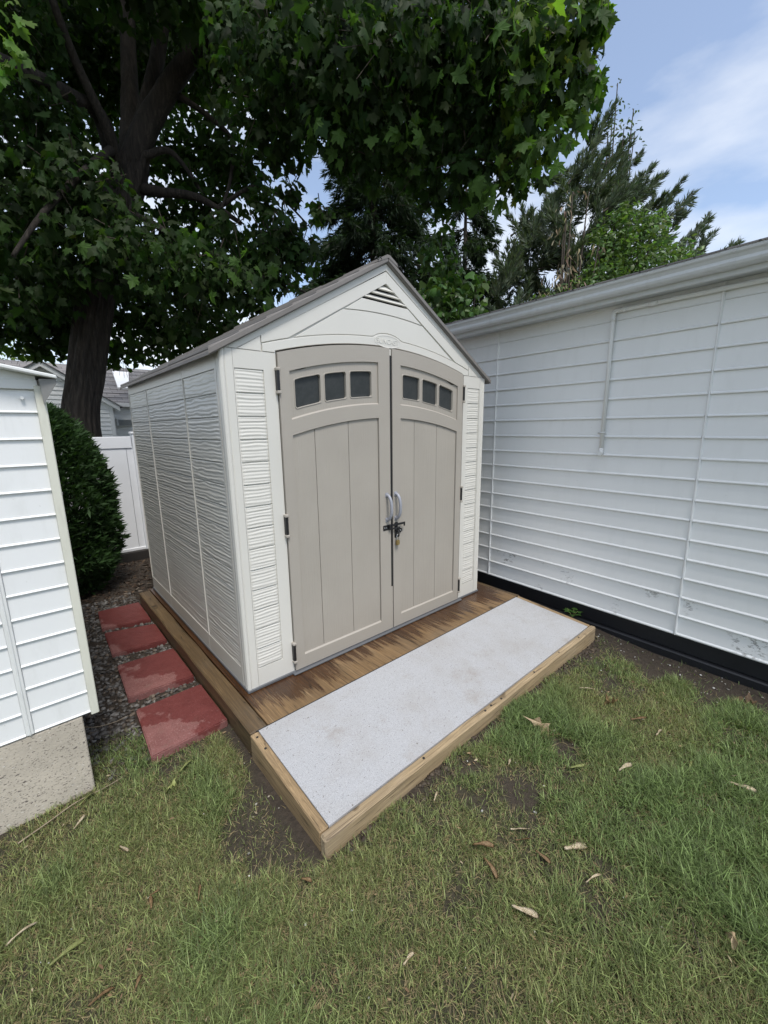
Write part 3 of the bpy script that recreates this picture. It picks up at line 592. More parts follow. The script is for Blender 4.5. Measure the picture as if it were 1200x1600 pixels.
bm = bmesh.new(); box(bm, -0.10, 2.29, YB + 0.0005, YB + 0.0065, -0.02, 0.0015, 0.001); obj('drip_edge', bm, M_black, ramp)
sm = bpy.data.meshes.new('screw'); t = bmesh.new(); tube(t, [(0, 0, -0.002), (0, 0, 0.0015)], 0.006, 8); t.to_mesh(sm); t.free(); sm.materials.append(M_black)
for x, y in ((-0.111, -0.345), (-0.111, -0.43), (0.42, YF + 0.022), (0.90, YF + 0.018), (0.96, YF + 0.022), (1.05, YF + 0.016), (1.42, YF + 0.02), (1.75, YF + 0.022), (2.05, YF + 0.02)):
    inst('screw', sm, (x, y, (rz(y) + 0.0015) if x < 0 else ZF + 0.0045), ramp)

# ------------------------------------------------------------------ red paving slabs
def slab(corners, ztop, th, label, mat, seed, tilt=0.0):
    c = [Vector((x, y, ztop + tilt * (x + 0.3))) for x, y in corners]; mid = sum(c, Vector()) / 4
    t = thing('paving_slab', label, 'paving slab', (mid.x, mid.y, ztop - th), 'red paving slabs beside the deck')
    bm = bmesh.new(); prism_dir(bm, [p - Vector((0, 0, th)) for p in c], (0, 0, th)); bmesh.ops.bevel(bm, geom=bm.edges[:], offset=0.006, segments=2, affect='EDGES')
    bmesh.ops.subdivide_edges(bm, edges=[e for e in bm.edges if e.calc_length() > 0.2], cuts=10, use_grid_fill=True); r = random.Random(seed)
    for v in bm.verts: v.co += Vector((r.uniform(-1, 1), r.uniform(-1, 1), r.uniform(-0.5, 0.5))) * 0.0013
    o = obj('paving_slab', bm, mat); C.objects.unlink(o); me = o.data; bpy.data.objects.remove(o); bpy.data.objects.remove(t)
    me.transform(Matrix.Translation((-mid.x, -mid.y, -ztop + th))); o = inst('paving_slab', me, (mid.x, mid.y, ztop - th))
    tag(o, label, 'paving slab', 'red paving slabs beside the deck')
slab([(-0.482, 0.425), (-0.134, 0.413), (-0.134, -0.012), (-0.503, -0.018)], -0.088, 0.05, 'half wet red concrete slab nearest the lawn at the deck corner', M_paver, 1, 0.02)
slab([(-0.477, 1.012), (-0.134, 0.997), (-0.134, 0.540), (-0.494, 0.575)], -0.090, 0.05, 'half wet red concrete slab, second from the lawn along the deck', M_paver, 2)
slab([(-0.465, 1.615), (-0.133, 1.520), (-0.134, 1.170), (-0.477, 1.203)], -0.094, 0.045, 'dull dark red slab, third from the lawn along the deck', M_paver_dry, 3)
slab([(-0.443, 2.125), (-0.131, 2.105), (-0.134, 1.650), (-0.467, 1.721)], -0.098, 0.045, 'dull dark red slab farthest from the lawn, near the mulch', M_paver_dry, 4)

# ------------------------------------------------------------------ white storage shed on the left
ws = thing('storage_shed', 'white clapboard storage shed on a concrete footing left of the stepping slabs', 'shed', (-2.0, 1.1, -0.15))
XR, XL = -0.680, -3.3
bm = bmesh.new(); box(bm, XL, -0.728, 0.004, 2.2, -0.4, 0.238, 0.004); bmesh.ops.subdivide_edges(bm, edges=[e for e in bm.edges if e.calc_length() > 1], cuts=12, use_grid_fill=True)
obj('foundation', bm, M_concrete, ws)
bm = bmesh.new(); box(bm, XL, XR - 0.006, 0.012, 2.2, 0.240, 1.60); obj('wall_core', bm, M_white, ws)
def board(name, wd, ht, th, mats, nose=0.004, n=1):
    """a lapped siding board facing -y: thin at its top, proud at its lower edge; origin lower left of its back"""
    pr = [(0.0, ht), (-0.003, ht), (-th * 0.55, nose * 2.3), (-th, nose * 1.25), (-th - 0.0012, nose * 0.8), (-th - 0.0008, nose * 0.3), (-th + 0.002, 0.0), (0.0, 0.0)]
    t = bmesh.new(); prism_dir(t, [(0, y, z) for y, z in pr], (wd, 0, 0)); me = bpy.data.meshes.new(name); t.to_mesh(me); t.free(); me.materials.append(mats); return me
zs = [0.245 + 0.0975 * k for k in range(14)] + [1.595]
for k in range(14):
    for x0, x1 in ((XR - 0.205, XR - 0.018), (XL, XR - 0.232)):
        me = board('siding_board', x1 - x0, zs[k + 1] - zs[k] - 0.0005, 0.010, M_white, 0.0038); inst('siding_board', me, (x0, 0.011, zs[k]), ws, (0, 0, random.uniform(-0.001, 0.001)))
for k in range(14): inst('siding_board', board('siding_board', 2.17, zs[k + 1] - zs[k] - 0.0005, 0.008, M_white), (XR - 0.005, 0.02, zs[k]), ws, (0, 0, math.pi / 2))
bm = bmesh.new(); box(bm, XR - 0.231, XR - 0.206, -0.002, 0.0105, 0.245, 1.594, 0.002); box(bm, XR - 0.2215, XR - 0.2155, -0.006, 0.0, 0.245, 1.594, 0.002); obj('joint_strip', bm, M_trim, ws)
bm = bmesh.new(); box(bm, XR - 0.0175, XR + 0.012, -0.010, 0.019, 0.236, 1.612, 0.003); obj('corner_trim', bm, M_trimgreen, ws)
bm = bmesh.new(); box(bm, XL, XR - 0.005, -0.006, 0.0105, 1.597, 1.632, 0.002); obj('frieze_board', bm, M_trim, ws)
xm = (XL + XR) / 2 - 0.02
for s in (-1, 1):
    e = (XR + 0.052) - xm; bm = bmesh.new(); zr = lambda d: 1.635 + 0.185 * (e - d)
    prism_dir(bm, [(xm, -0.055, zr(0)), (xm + s * e, -0.055, zr(e)), (xm + s * e, -0.055, zr(e) + 0.013), (xm, -0.055, zr(0) + 0.018)], (0, 2.36, 0), 0.003); obj('roof', bm, M_trim, ws)
    bm = bmesh.new(); prism_dir(bm, [(xm + s * (e - 0.003), -0.045, zr(e) - 0.001), (xm + s * (e - 0.001), -0.045, zr(e) - 0.012), (xm + s * (e - 0.048), -0.03, 1.545), (xm + s * (e - 0.052), -0.03, zr(e) - 0.001)], (0, 2.3, 0)); obj('eave_return', bm, M_eave_shade, ws)
    bm = bmesh.new(); prism_y(bm, [(xm, 1.63), (xm + s * (e - 0.06), 1.63), (xm + s * (e - 0.06), zr(e - 0.06) - 0.001), (xm, zr(0) - 0.001)], 0.0, 0.012); obj('gable_board', bm, M_white, ws)
for x, z in ((-0.735, 1.566),):
    bm = bmesh.new(); tube(bm, [(x, 0.004, z), (x, -0.008, z)], 0.006, 8); obj('screw', bm, M_trim, ws)

# ------------------------------------------------------------------ white garage on the right
ga = thing('garage', 'long white lapped-board garage wall with gutter and black painted base', 'garage', (4.8, -0.6, -0.2))
TH = math.atan(-0.05)                                                 # the wall leans off the shed's depth line by three degrees
def gpt(s, d, z): return Vector((2.58 + 0.05 * s - d * math.cos(TH), s + d * math.sin(TH) * 1.0, z))   # s along y, d out of the wall
cols = [-4.6, -3.0, -1.41, 0.18, 1.77, 3.36]; lines = [2.031 - 0.13555 * k for k in range(16)]
tops = [2.1665] + lines[:-1]
ROTW = (0, 0, -math.pi / 2 - math.atan(0.05))
for a, b in zip(cols, cols[1:]):
    ln = (b - a) * 1.00125 - 0.016
    m_top = board('siding_board', ln, 0.105, 0.006, M_garage); inst('siding_board', m_top, gpt(b - 0.008, 0, 2.1675), ga, ROTW)
    me = board('siding_board', ln, 0.1350, 0.0165, M_garage, 0.0072); mp_ = me.copy(); mp_.materials.clear(); mp_.materials.append(M_peel)
    for k, z in enumerate(lines): inst('siding_board', mp_ if k >= 14 else me, gpt(b - 0.008, 0, z), ga, ROTW)
    bm = bmesh.new(); t = bmesh.new(); box(t, -0.008, 0.008, -0.010, -0.0, -0.005, 2.272, 0.003); box(t, -0.0045, 0.0045, -0.018, -0.008, -0.006, 2.27, 0.002); me = bpy.data.meshes.new('joint_strip'); t.to_mesh(me); t.free(); me.materials.append(M_garage); bm.free()
    inst('joint_strip', me, gpt(b, 0.001, 0.0), ga, ROTW)
def gbox(name, s0, s1, d0, d1, z0, z1, mat, b=0.003, cuts=0, par=ga):
    """box in the wall's own frame: s along the wall, d outward"""
    t = bmesh.new(); box(t, s0, s1, -d1, -d0, z0, z1, b); me_ = Matrix.Translation((2.58, 0, 0)) @ Matrix.Rotation(math.pi / 2 - math.atan(0.05), 4, 'Z')
    for v in t.verts:
        p = gpt(v.co.x, -v.co.y, v.co.z); v.co = p
    bmesh.ops.recalc_face_normals(t, faces=t.faces[:])
    return obj(name, t, mat, par)
gbox('wall_core', -4.6, 3.36, -0.2, -0.001, -0.012, 2.30, M_garage, 0)
gbox('back_wall', -4.6, 3.36, -4.5, -4.3, -0.3, 2.6, M_garage, 0); gbox('end_wall', 3.2, 3.355, -4.3, -0.2, -0.3, 2.6, M_garage, 0); gbox('end_wall', -4.595, -4.45, -4.3, -0.2, -0.3, 2.6, M_garage, 0)
gbox('base_course', -4.6, 3.3, -0.2, -0.004, -0.125, -0.0065, M_blackpaint, 0.004)
gbox('base_course', -4.6, 3.3, -0.2, 0.030, -0.42, -0.128, M_blackpaint, 0.008)
gbox('soffit', -4.6, 3.4, 0.002, 0.150, 2.272, 2.284, M_soffit, 0)
gbox('fascia', -4.6, 3.4, 0.150, 0.166, 2.255, 2.375, M_gutter, 0.002)
gbox('frieze_strip', -4.6, 3.36, 0.001, 0.009, 2.250, 2.2715, M_garage, 0.002)
def gprof(name, prof, s0, s1, mat, smooth=False):
    t = bmesh.new(); a = [t.verts.new(gpt(s0, d, z)) for d, z in prof]; b = [t.verts.new(gpt(s1, d, z)) for d, z in prof]
    for k in range(len(prof)): t.faces.new((a[k], a[(k + 1) % len(prof)], b[(k + 1) % len(prof)], b[k]))
    t.faces.new(a[::-1]); t.faces.new(b); bmesh.ops.recalc_face_normals(t, faces=t.faces[:]); return obj(name, t, mat, ga)
gut = [(0.167, 2.285), (0.222, 2.285), (0.236, 2.292), (0.243, 2.305), (0.240, 2.322), (0.250, 2.338), (0.264, 2.346), (0.268, 2.356), (0.266, 2.366), (0.258, 2.368), (0.255, 2.358), (0.167, 2.352)]
gprof('gutter', gut, -4.6, 3.4, M_gutter)
gj = [(d + (0.003 if d > 0.2 else 0.0), z + (0.003 if z > 2.36 else -0.002 if z < 2.29 else 0)) for d, z in gut]
gprof('gutter_joint', gj, -1.475, -1.405, M_gutter)
gprof('roof', [(0.275, 2.372), (-2.2, 2.75), (-4.8, 2.372), (-4.8, 2.345), (-2.2, 2.72), (0.16, 2.377), (0.275, 2.364)], -4.65, 3.45, M_shingle)
# conduit
bm = bmesh.new(); pts = [gpt(-0.795, 0.030, 1.25), gpt(-0.795, 0.030, 2.195), gpt(-0.797, 0.030, 2.215), gpt(-0.806, 0.030, 2.226), gpt(-0.83, 0.030, 2.229), gpt(-4.5, 0.030, 2.222)]; tube(bm, pts, 0.0135, 12)
pipe = obj('conduit', bm, M_garage, ga)
for (s0, z0, s1, z1) in ((-0.795, 2.16, -0.795, 2.185), (-0.85, 2.2285, -0.88, 2.2285), (-1.015, 2.228, -1.07, 2.228), (-0.795, 1.255, -0.795, 1.275)):
    bm = bmesh.new(); tube(bm, [gpt(s0, 0.030, z0), gpt(s1, 0.030, z1)], 0.0155, 12); obj('coupling', bm, M_garage, pipe)
bm = bmesh.new(); tube(bm, [gpt(-0.795, 0.030, 1.262), gpt(-0.795, 0.030, 1.225)], 0.016, 12); tube(bm, [gpt(-0.795, 0.012, 1.236), gpt(-0.795, 0.052, 1.236)], 0.017, 12); obj('end_fitting', bm, M_trim, pipe)
bm = bmesh.new(); a0 = gpt(-0.81, 0.012, 1.385); tube(bm, [gpt(-0.755, 0.011, 1.388), gpt(-0.78, 0.014, 1.388), gpt(-0.78, 0.043, 1.388), gpt(-0.81, 0.043, 1.388), gpt(-0.81, 0.013, 1.388)], 0.006, 6); obj('pipe_clip', bm, M_trim, pipe)

# ------------------------------------------------------------------ vinyl fence at the back
FY = 3.98
fence = thing('vinyl_fence', 'white vinyl privacy fence panel between the yew bush and garden shed', 'fence', (0.0, FY, -0.2))
for x0 in np.arange(-2.6, 2.2, 0.286): 
    bm = bmesh.new(); box(bm, x0 + 0.001, x0 + 0.283, FY, FY + 0.022, -0.06, 1.24, 0.003); obj('fence_board', bm, M_vinyl, fence)
bm = bmesh.new(); box(bm, -2.7, 0.325, FY - 0.012, FY + 0.035, 1.228, 1.372, 0.005); obj('top_rail', bm, M_vinyl, fence)
bm = bmesh.new(); box(bm, 0.455, 2.5, FY - 0.012, FY + 0.035, 1.228, 1.372, 0.005); obj('top_rail', bm, M_vinyl, fence)
bm = bmesh.new(); box(bm, -2.7, 2.5, FY - 0.010, FY + 0.03, -0.12, -0.055, 0.005); obj('bottom_rail', bm, M_vinyl, fence)
for x in (0.33, -2.2, 2.2):
    bm = bmesh.new(); box(bm, x, x + 0.12, FY - 0.045, FY + 0.075, -0.3, 1.40, 0.006); box(bm, x - 0.01, x + 0.13, FY - 0.055, FY + 0.085, 1.40, 1.43, 0.008); obj('post', bm, M_vinyl, fence)
sl = thing('sleeper', 'black stained timber sleeper lying along the foot of the white fence', 'timber', (0, FY - 0.07, -0.22))
bm = bmesh.new(); box(bm, -1.6, 1.9, FY - 0.09, FY - 0.02, -0.30, -0.085, 0.008); obj('sleeper_body', bm, plastic('black_timber', (0.02, 0.017, 0.015), 0.8, 30, 0.5, 0.3), sl)
o = [c for c in sl.children][0]; me = o.data; loc = sl.location.copy(); lab = (sl['label'], sl['category']); bpy.data.objects.remove(o); bpy.data.objects.remove(sl); tag(inst('sleeper', me, loc), *lab)

# ------------------------------------------------------------------ vegetation helpers
def unit(v): return v / np.maximum(np.linalg.norm(v, axis=-1, keepdims=True), 1e-9)
def place(template, P, Ldir, Ndir, size):
    """copies template points (V,3: x across, y along, z normal) at P with length axis Ldir and face normal about Ndir"""
    Y = unit(Ldir); X = unit(np.cross(Y, Ndir)); Z = np.cross(X, Y)
    B = np.stack([X, Y, Z], 1); s = np.asarray(size).reshape(-1, 1, 1)
    return (np.einsum('vk,nkj->nvj', template, B) * s + P[:, None, :])
def fan(n): return np.array([[0, i, i + 1] for i in range(1, n)] + [[0, n, 1]])
half = [(0.10, -0.02), (0.36, -0.10), (0.29, 0.10), (0.60, 0.27), (0.50, 0.36), (0.56, 0.50), (0.27, 0.47), (0.27, 0.66), (0.15, 0.72)]
olm = [(0, 0.02)] + half + [(0, 1.0)] + [(-x, y) for x, y in half[::-1]]
MAPLE = np.array([(0, 0.28, 0.05)] + [(x, y, 0.05 - 0.32 * (x * x) - 0.10 * max(y - 0.3, 0) ** 2 * 2) for x, y in olm]); MAPLE[:, 1] -= 0.02
MAPLE_F = fan(len(olm))
SIMPLE = np.array([(0, 0.4, 0.04), (0, 0, 0), (0.42, 0.0, -0.05), (0.5, 0.38, -0.06), (0.22, 0.6, 0), (0, 1, -0.1), (-0.22, 0.6, 0), (-0.5, 0.38, -0.06), (-0.42, 0.0, -0.05)]); SIMPLE_F = fan(8)
OVAL = np.array([(0, 0.0, 0), (0.26, 0.35, 0.03), (0.2, 0.7, 0.0), (0, 1, -0.08), (-0.2, 0.7, 0.0), (-0.26, 0.35, 0.03)]); OVAL_F = np.array([[0, 1, 5], [1, 2, 4], [1, 4, 5], [2, 3, 4]])
def scatter(clumps, dens, rnd=rng, squash=0.75):
    """points in a set of clumps (centre, radius): fuller towards the shell"""
    P, O = [], []
    for c, r in clumps:
        n = max(6, int(dens * r * r)); d = unit(rnd.normal(size=(n, 3))); rad = r * rnd.random((n, 1)) ** 0.5
        q = d * rad; q[:, 2] *= squash; P.append(np.array(c) + q); O.append(d)
    return np.concatenate(P), np.concatenate(O)
def leaves(name, tmpl, F, P, O, size, tint, tvar, mat, par=None, hang=0.9, kind=None, keep=None, spread=0.7):
    n = len(P); h = rng.normal(size=(n, 3)) * spread + O * 0.5; h[:, 2] = h[:, 2] * 0.5 - hang
    nd = rng.normal(size=(n, 3)) * 0.6 + O * 0.5 + np.array([0, 0, 0.5])
    sz = size * rng.uniform(0.5, 1.35, n); V = place(tmpl, P, h, nd, sz); k = len(tmpl)
    wv = rng.uniform(0.55, 1.12, n); cz = rng.uniform(0.4, 3.2, n); Tn = np.stack([np.outer(wv, tmpl[:, 0]) + rng.normal(size=(n, 1)) * 0.25 * tmpl[None, :, 1] ** 2, np.broadcast_to(tmpl[:, 1], (n, k)), np.outer(cz, tmpl[:, 2])], -1)
    Y_ = unit(h); X_ = unit(np.cross(Y_, nd)); V = np.einsum('nvk,nkj->nvj', Tn, np.stack([X_, Y_, np.cross(X_, Y_)], 1)) * sz[:, None, None] + P[:, None]
    base = np.array(tint) * rng.uniform(1 - tvar, 1 + tvar, (n, 1)) * (1 + rng.normal(size=(n, 3)) * 0.08)
    if keep is not None: V, base = V[keep], base[keep]; n = len(V)
    FF = (F[None] + (np.arange(n) * k)[:, None, None]).reshape(-1, F.shape[1])
    o = arr_mesh(name, V.reshape(-1, 3), FF, mat, np.repeat(np.clip(base, 0.002, 1), k, 0), False, par)
    if kind: o['kind'] = kind
    return o
def limb(name, pts, r0, r1, par, mat=None, n=14, sub=6, rough=0.08, seed=0):
    p = spline(pts, sub); m_ = len(p); rad = [r0 + (r1 - r0) * (i / (m_ - 1)) ** 0.8 for i in range(m_)]
    bm = bmesh.new(); tube(bm, p, rad, n)
    for v in bm.verts:
        q = v.co; k = rough * min(r0, 0.3) * (math.sin(q.x * 23 + q.z * 3 + seed) + math.sin(q.y * 29 - q.z * 2.2) + 0.7 * math.sin((q.x + q.y) * 61 + q.z * 5))
        v.co += Vector((math.sin(q.z * 7 + seed), math.cos(q.z * 5 + q.x), 0)) * k * 0.35
    return obj(name, bm, mat or M_bark, par)

# ------------------------------------------------------------------ big maple behind the fence
MY = 5.4
mroot = ony(130, 690, MY); mt = thing('maple_tree', 'large dark-barked maple behind the white fence spreading over the shed roof', 'tree', (0.05, MY, -0.2))
def trunk_mesh(path, radii, par):
    p = spline(path, 14); m_ = len(p); n = 96; idx = np.linspace(0, len(radii) - 1, m_); rad = np.interp(idx, range(len(radii)), radii)
    V = []
    for i, q in enumerate(p):
        a = np.arange(n) * 2 * math.pi / n; z = q.z
        rd = rad[i] * (1 + 0.05 * np.sin(3 * a + z * 0.7) + 0.03 * np.sin(5 * a - z))
        cx = np.cos(a) * 3.2; cy = np.sin(a) * 3.2
        r1 = vnoise(cx * 3.0 + 0.12 * math.sin(z * 5), cy * 3.0 + z * 0.9, 1.0, 5); r2 = vnoise(cx * 6 + 0.2 * math.sin(z * 9), cy * 6 + z * 2.6, 1.0, 6)
        rd = rd - 0.030 * np.clip(np.abs(r1 - 0.5) * -5 + 1, 0, 1) - 0.016 * np.clip(np.abs(r2 - 0.5) * -5 + 1, 0, 1)
        V.append(np.stack([q.x + rd * np.cos(a), q.y + rd * np.sin(a), np.full(n, z) + 0.0 * a], -1))
    V = np.array(V).reshape(-1, 3); i = np.arange(m_ * n).reshape(m_, n); j = np.roll(i, -1, 1)
    return arr_mesh('trunk', V, np.stack([i[:-1], j[:-1], j[1:], i[1:]], -1).reshape(-1, 4), M_bark, None, True, par)
def mp(u, v, y=MY): return tuple(ony(u, v, y))
tp = [(-0.06, MY, -0.3), (-0.02, MY, 0.5), mp(126, 660), mp(133, 590), mp(148, 470), mp(172, 370), mp(194, 300), mp(208, 250)]
trunk_mesh(tp, [0.36, 0.29, 0.245, 0.232, 0.235, 0.235, 0.24, 0.25, 0.25, 0.22], mt)
BR = [([mp(205, 265), mp(228, 200, 5.3), mp(268, 130, 5.1), mp(320, 60, 4.8), mp(390, -40, 4.4)], 0.19, 0.10), ([mp(203, 262), mp(203, 180, 5.6), mp(201, 90, 5.8), mp(196, -60, 6.0)], 0.15, 0.09),
      ([mp(212, 240), mp(240, 120, 5.4), mp(256, 20, 5.4), mp(262, -60, 5.3)], 0.13, 0.07), ([mp(190, 310), mp(160, 190, 5.2), mp(110, 150, 4.9), mp(0, 95, 4.4), mp(-90, 60, 4.0)], 0.12, 0.06),
      ([mp(196, 300), mp(168, 205, 5.0), mp(118, 95, 4.7), mp(78, -10, 4.4)], 0.075, 0.04), ([mp(205, 255), mp(232, 242, 5.2), mp(262, 235, 5.1), mp(290, 262, 5.0), mp(318, 306, 4.9)], 0.07, 0.02),
      ([mp(205, 292), mp(250, 300, 5.1), mp(300, 306, 4.9), mp(340, 325, 4.7), mp(378, 350, 4.6)], 0.085, 0.03), ([mp(280, 150, 5.1), mp(330, 185, 4.9), mp(362, 220, 4.8), mp(360, 280, 4.7), mp(345, 330, 4.6)], 0.045, 0.02),
      ([mp(320, 60, 4.8), mp(420, 70, 4.3), mp(540, 90, 3.7), mp(680, 130, 3.1), mp(800, 190, 2.7)], 0.10, 0.03), ([mp(390, -20, 4.4), mp(520, -20, 3.6), mp(680, 20, 2.9), mp(860, 60, 2.3)], 0.10, 0.03),
      ([mp(340, 325, 4.7), mp(400, 290, 4.5), mp(440, 310, 4.4), mp(480, 350, 4.3)], 0.035, 0.012), ([mp(180, 230, 5.2), mp(140, 260, 4.6), mp(70, 330, 4.2), mp(20, 400, 4.0)], 0.06, 0.02),
      ([mp(185, 330, 5.3), mp(240, 350, 4.7), mp(330, 410, 4.3), mp(440, 440, 4.1), mp(500, 470, 4.0)], 0.055, 0.015)]
for k, (pts, a, b) in enumerate(BR): limb('branch', pts, a, b, mt, seed=k)
near = [(60, 330, 100, 4.9), (30, 440, 90, 5.0), (130, 300, 80, 4.9), (150, 400, 80, 5.0), (220, 390, 75, 5.0), (280, 420, 70, 5.0), (330, 440, 62, 5.0), (380, 430, 58, 5.1), (420, 390, 50, 5.2), (450, 370, 44, 5.2), (470, 400, 36, 5.2), (350, 370, 45, 5.2),
        (400, 480, 34, 5.2), (300, 490, 50, 5.5), (440, 440, 28, 5.2), (30, 40, 70, 4.6), (60, 180, 75, 4.8), (20, 250, 60, 4.8), (420, 60, 105, 4.2), (410, 170, 80, 4.7), (450, 220, 50, 4.9), (520, 60, 110, 4.0), (530, 175, 80, 4.4), (600, 80, 100, 3.9),
        (620, 190, 80, 4.3), (690, 60, 100, 3.8), (700, 170, 85, 4.2), (770, 60, 95, 3.7), (780, 170, 85, 4.0), (840, 50, 80, 3.7), (850, 150, 80, 3.9), (890, 120, 48, 3.9), (905, 30, 50, 3.7), (930, 5, 22, 3.7), (830, 230, 60, 4.1), (790, 270, 50, 4.2), (730, 260, 65, 4.3), (660, 270, 50, 4.5),
        (590, 260, 42, 4.6), (900, 70, 44, 3.8), (925, 130, 22, 3.9), (545, 250, 34, 4.7), (690, 320, 34, 4.6), (500, 140, 60, 4.4), (345, 120, 40, 6.0), (385, 30, 60, 5.6)]
back = [(40, 380, 120, 6.4), (60, 470, 110, 6.6), (20, 510, 60, 6.6), (130, 470, 80, 6.8), (230, 470, 80, 6.9), (290, 520, 60, 6.8), (240, 530, 55, 6.8), (350, 500, 50, 6.6), (190, 545, 38, 7.0), (60, 540, 34, 7.0), (100, 520, 45, 6.9), (270, 100, 110, 7.2), (150, 100, 120, 7.2), (60, 100, 120, 6.6), (100, 240, 110, 7.0),
        (270, 250, 70, 7.0), (330, 240, 70, 6.6), (380, 270, 62, 6.4), (420, 330, 46, 6.2), (320, 330, 60, 6.6), (260, 350, 60, 6.8), (190, 40, 110, 7.6), (340, 60, 100, 6.6), (480, 100, 120, 5.8), (600, 60, 130, 5.4), (720, 80, 120, 5.2), (830, 70, 85, 5.0), (600, 200, 80, 5.6), (720, 200, 80, 5.4), (800, 190, 60, 5.2), (500, 330, 22, 5.8), (400, 400, 50, 6.2), (455, 300, 24, 6.0)]
above = [(u, v, 130, t) for u, v, t in ((0, -60, 6.5), (150, -80, 7.2), (300, -80, 6.8), (420, -90, 6.2), (540, -90, 5.6), (660, -100, 5.2), (780, -110, 4.8), (860, -110, 4.6), (500, -230, 5.8), (650, -260, 5.2), (300, -240, 7), (120, -240, 7.5), (-120, 0, 6.2), (-140, 180, 6.0), (-130, 350, 6), (780, -260, 4.8))]  # unseen crown over the view, packed to block sky light
def cl(lst): return [(tuple(at(u, v, t)), r * t / FPX) for u, v, r, t in lst]
Pn, On = scatter(cl(near), 900); Pb, Ob = scatter(cl(back), 800); wide_shade = [((x, y, z), 1.05) for x, y, z in ((-2.2, 3.4, 4.3), (-3.2, 4.6, 4.6), (-2.0, 5.0, 5.4), (-3.6, 3.2, 4.6), (-4.2, 4.8, 5.2), (-3.0, 6.2, 5.0), (-1.6, 6.8, 5.6), (-2.6, 4.0, 5.8), (-1.2, 4.2, 6.2), (-3.4, 5.2, 6.6), (-0.4, 6.4, 7.2), (-2.0, 6.2, 7.2), (1.2, 7.0, 7.6), (-4.8, 6.2, 6.0), (-2.6, 2.4, 4.6), (0.8, 6.0, 8.4), (-0.8, 5.2, 8.4))] + [((x, y, z), 0.85) for x, y, z in ((-1.9, 2.5, 3.4), (-2.6, 1.8, 3.5), (-1.8, 3.3, 3.4), (-2.8, 3.0, 3.4), (-1.8, 1.6, 3.7), (-3.4, 2.4, 3.6))]  # unseen clumps beyond the view, added to shade the shed's side wall
shade_cap = [((x, y, z), 0.95) for x, y, z in ((0.1, 4.4, 6.9), (-0.7, 4.2, 6.9), (0.9, 4.3, 6.9), (-0.2, 3.7, 7.3), (0.8, 3.7, 7.3), (1.7, 3.9, 6.8), (-1.5, 4.0, 6.9), (0.0, 4.9, 8.1), (1.0, 4.8, 8.1), (2.0, 4.6, 7.6), (-1.0, 4.9, 8.0), (2.4, 3.4, 6.6), (-2.4, 4.4, 6.9))]  # unseen clumps added between sun and limbs to darken the crown
Pa, Oa = scatter(cl(above) + wide_shade, 620); Pc, Oc = scatter(shade_cap, 620); Pa = np.concatenate([Pa, Pc]); Oa = np.concatenate([Oa, Oc])
right = (Pn - np.array(CAM)) @ np.array(RT) > 0.28 * ((Pn - np.array(CAM)) @ np.array(FW)); backlit_tint = right & (rng.random(len(Pn)) < 0.55)
o_near = leaves('crown', MAPLE, MAPLE_F, Pn, On, 0.122, (0.026, 0.050, 0.014), 0.5, M_leaf, mt, 1.2, 'stuff', ~backlit_tint)
leaves('crown', MAPLE, MAPLE_F, Pn, On, 0.122, (0.080, 0.128, 0.025), 0.5, M_leaf, mt, 1.2, 'stuff', backlit_tint)  # lighter leaf colour painted in for backlight on the right side
leaves('upper_crown_shade', SIMPLE, SIMPLE_F, np.concatenate([Pb, Pa]), np.concatenate([Ob, Oa]), 0.135, (0.027, 0.052, 0.014), 0.45, M_leaf, mt, 0.8, 'stuff')  # visible back leaves joined with the unseen shading clumps
# the leaves that show largest: single objects sharing a few meshes
lms = []
for k in range(6):
    me = bpy.data.meshes.new('leaf'); T = MAPLE * np.array([0.62 + 0.09 * k, 1, 1.0]); T[:, 2] *= (0.8 + 0.5 * ((k * 3) % 6)); T[:, 0] += (k - 2.5) * 0.07 * T[:, 1] ** 2; me.from_pydata(T.tolist(), [], MAPLE_F.tolist()); me.materials.append(M_leaf)
    a = me.color_attributes.new('tint', 'FLOAT_COLOR', 'POINT'); c = np.array((0.044, 0.084, 0.02)) * (0.6 + 0.18 * k); a.data.foreach_set('color', np.tile([*c, 1], len(T)).astype(np.float32)); lms.append(me)  # paler than the crown, to imitate light coming through edge leaves
edge = [(870, 195, 55, 3.75), (920, 130, 30, 3.7), (830, 260, 45, 3.95), (760, 300, 40, 4.1), (700, 60, 70, 3.55), (790, 90, 60, 3.5), (930, 30, 28, 3.55), (630, 220, 50, 4.1), (260, 400, 70, 4.6), (380, 440, 60, 4.7), (90, 380, 70, 4.6), (520, 200, 50, 4.2)]
Pe, Oe = [], []
for (c, r) in cl(edge):
    d = unit(rng.normal(size=(25, 3))); Pe.append(np.array(c) + d * r * rng.random((25, 1)) ** 0.4 * np.array([1, 1, 0.8])); Oe.append(d)
Pe = np.concatenate(Pe); Oe = np.concatenate(Oe)
for k in range(len(Pe)):
    Yd = Vector((rng.normal() * 0.5 + Oe[k][0] * 0.4, rng.normal() * 0.5 + Oe[k][1] * 0.4, -1.0)).normalized(); Nn = Vector(rng.normal(size=3) * 0.7 + Oe[k] * 0.6 + np.array([0, 0, 0.3]))
    Xd = Yd.cross(Nn).normalized(); Zd = Xd.cross(Yd); o = inst('leaf', lms[k % 6], Pe[k], mt); s_ = 0.13 * random.uniform(0.75, 1.2)
    o.rotation_euler = Matrix((Xd, Yd, Zd)).transposed().to_euler(); o.scale = (s_,) * 3
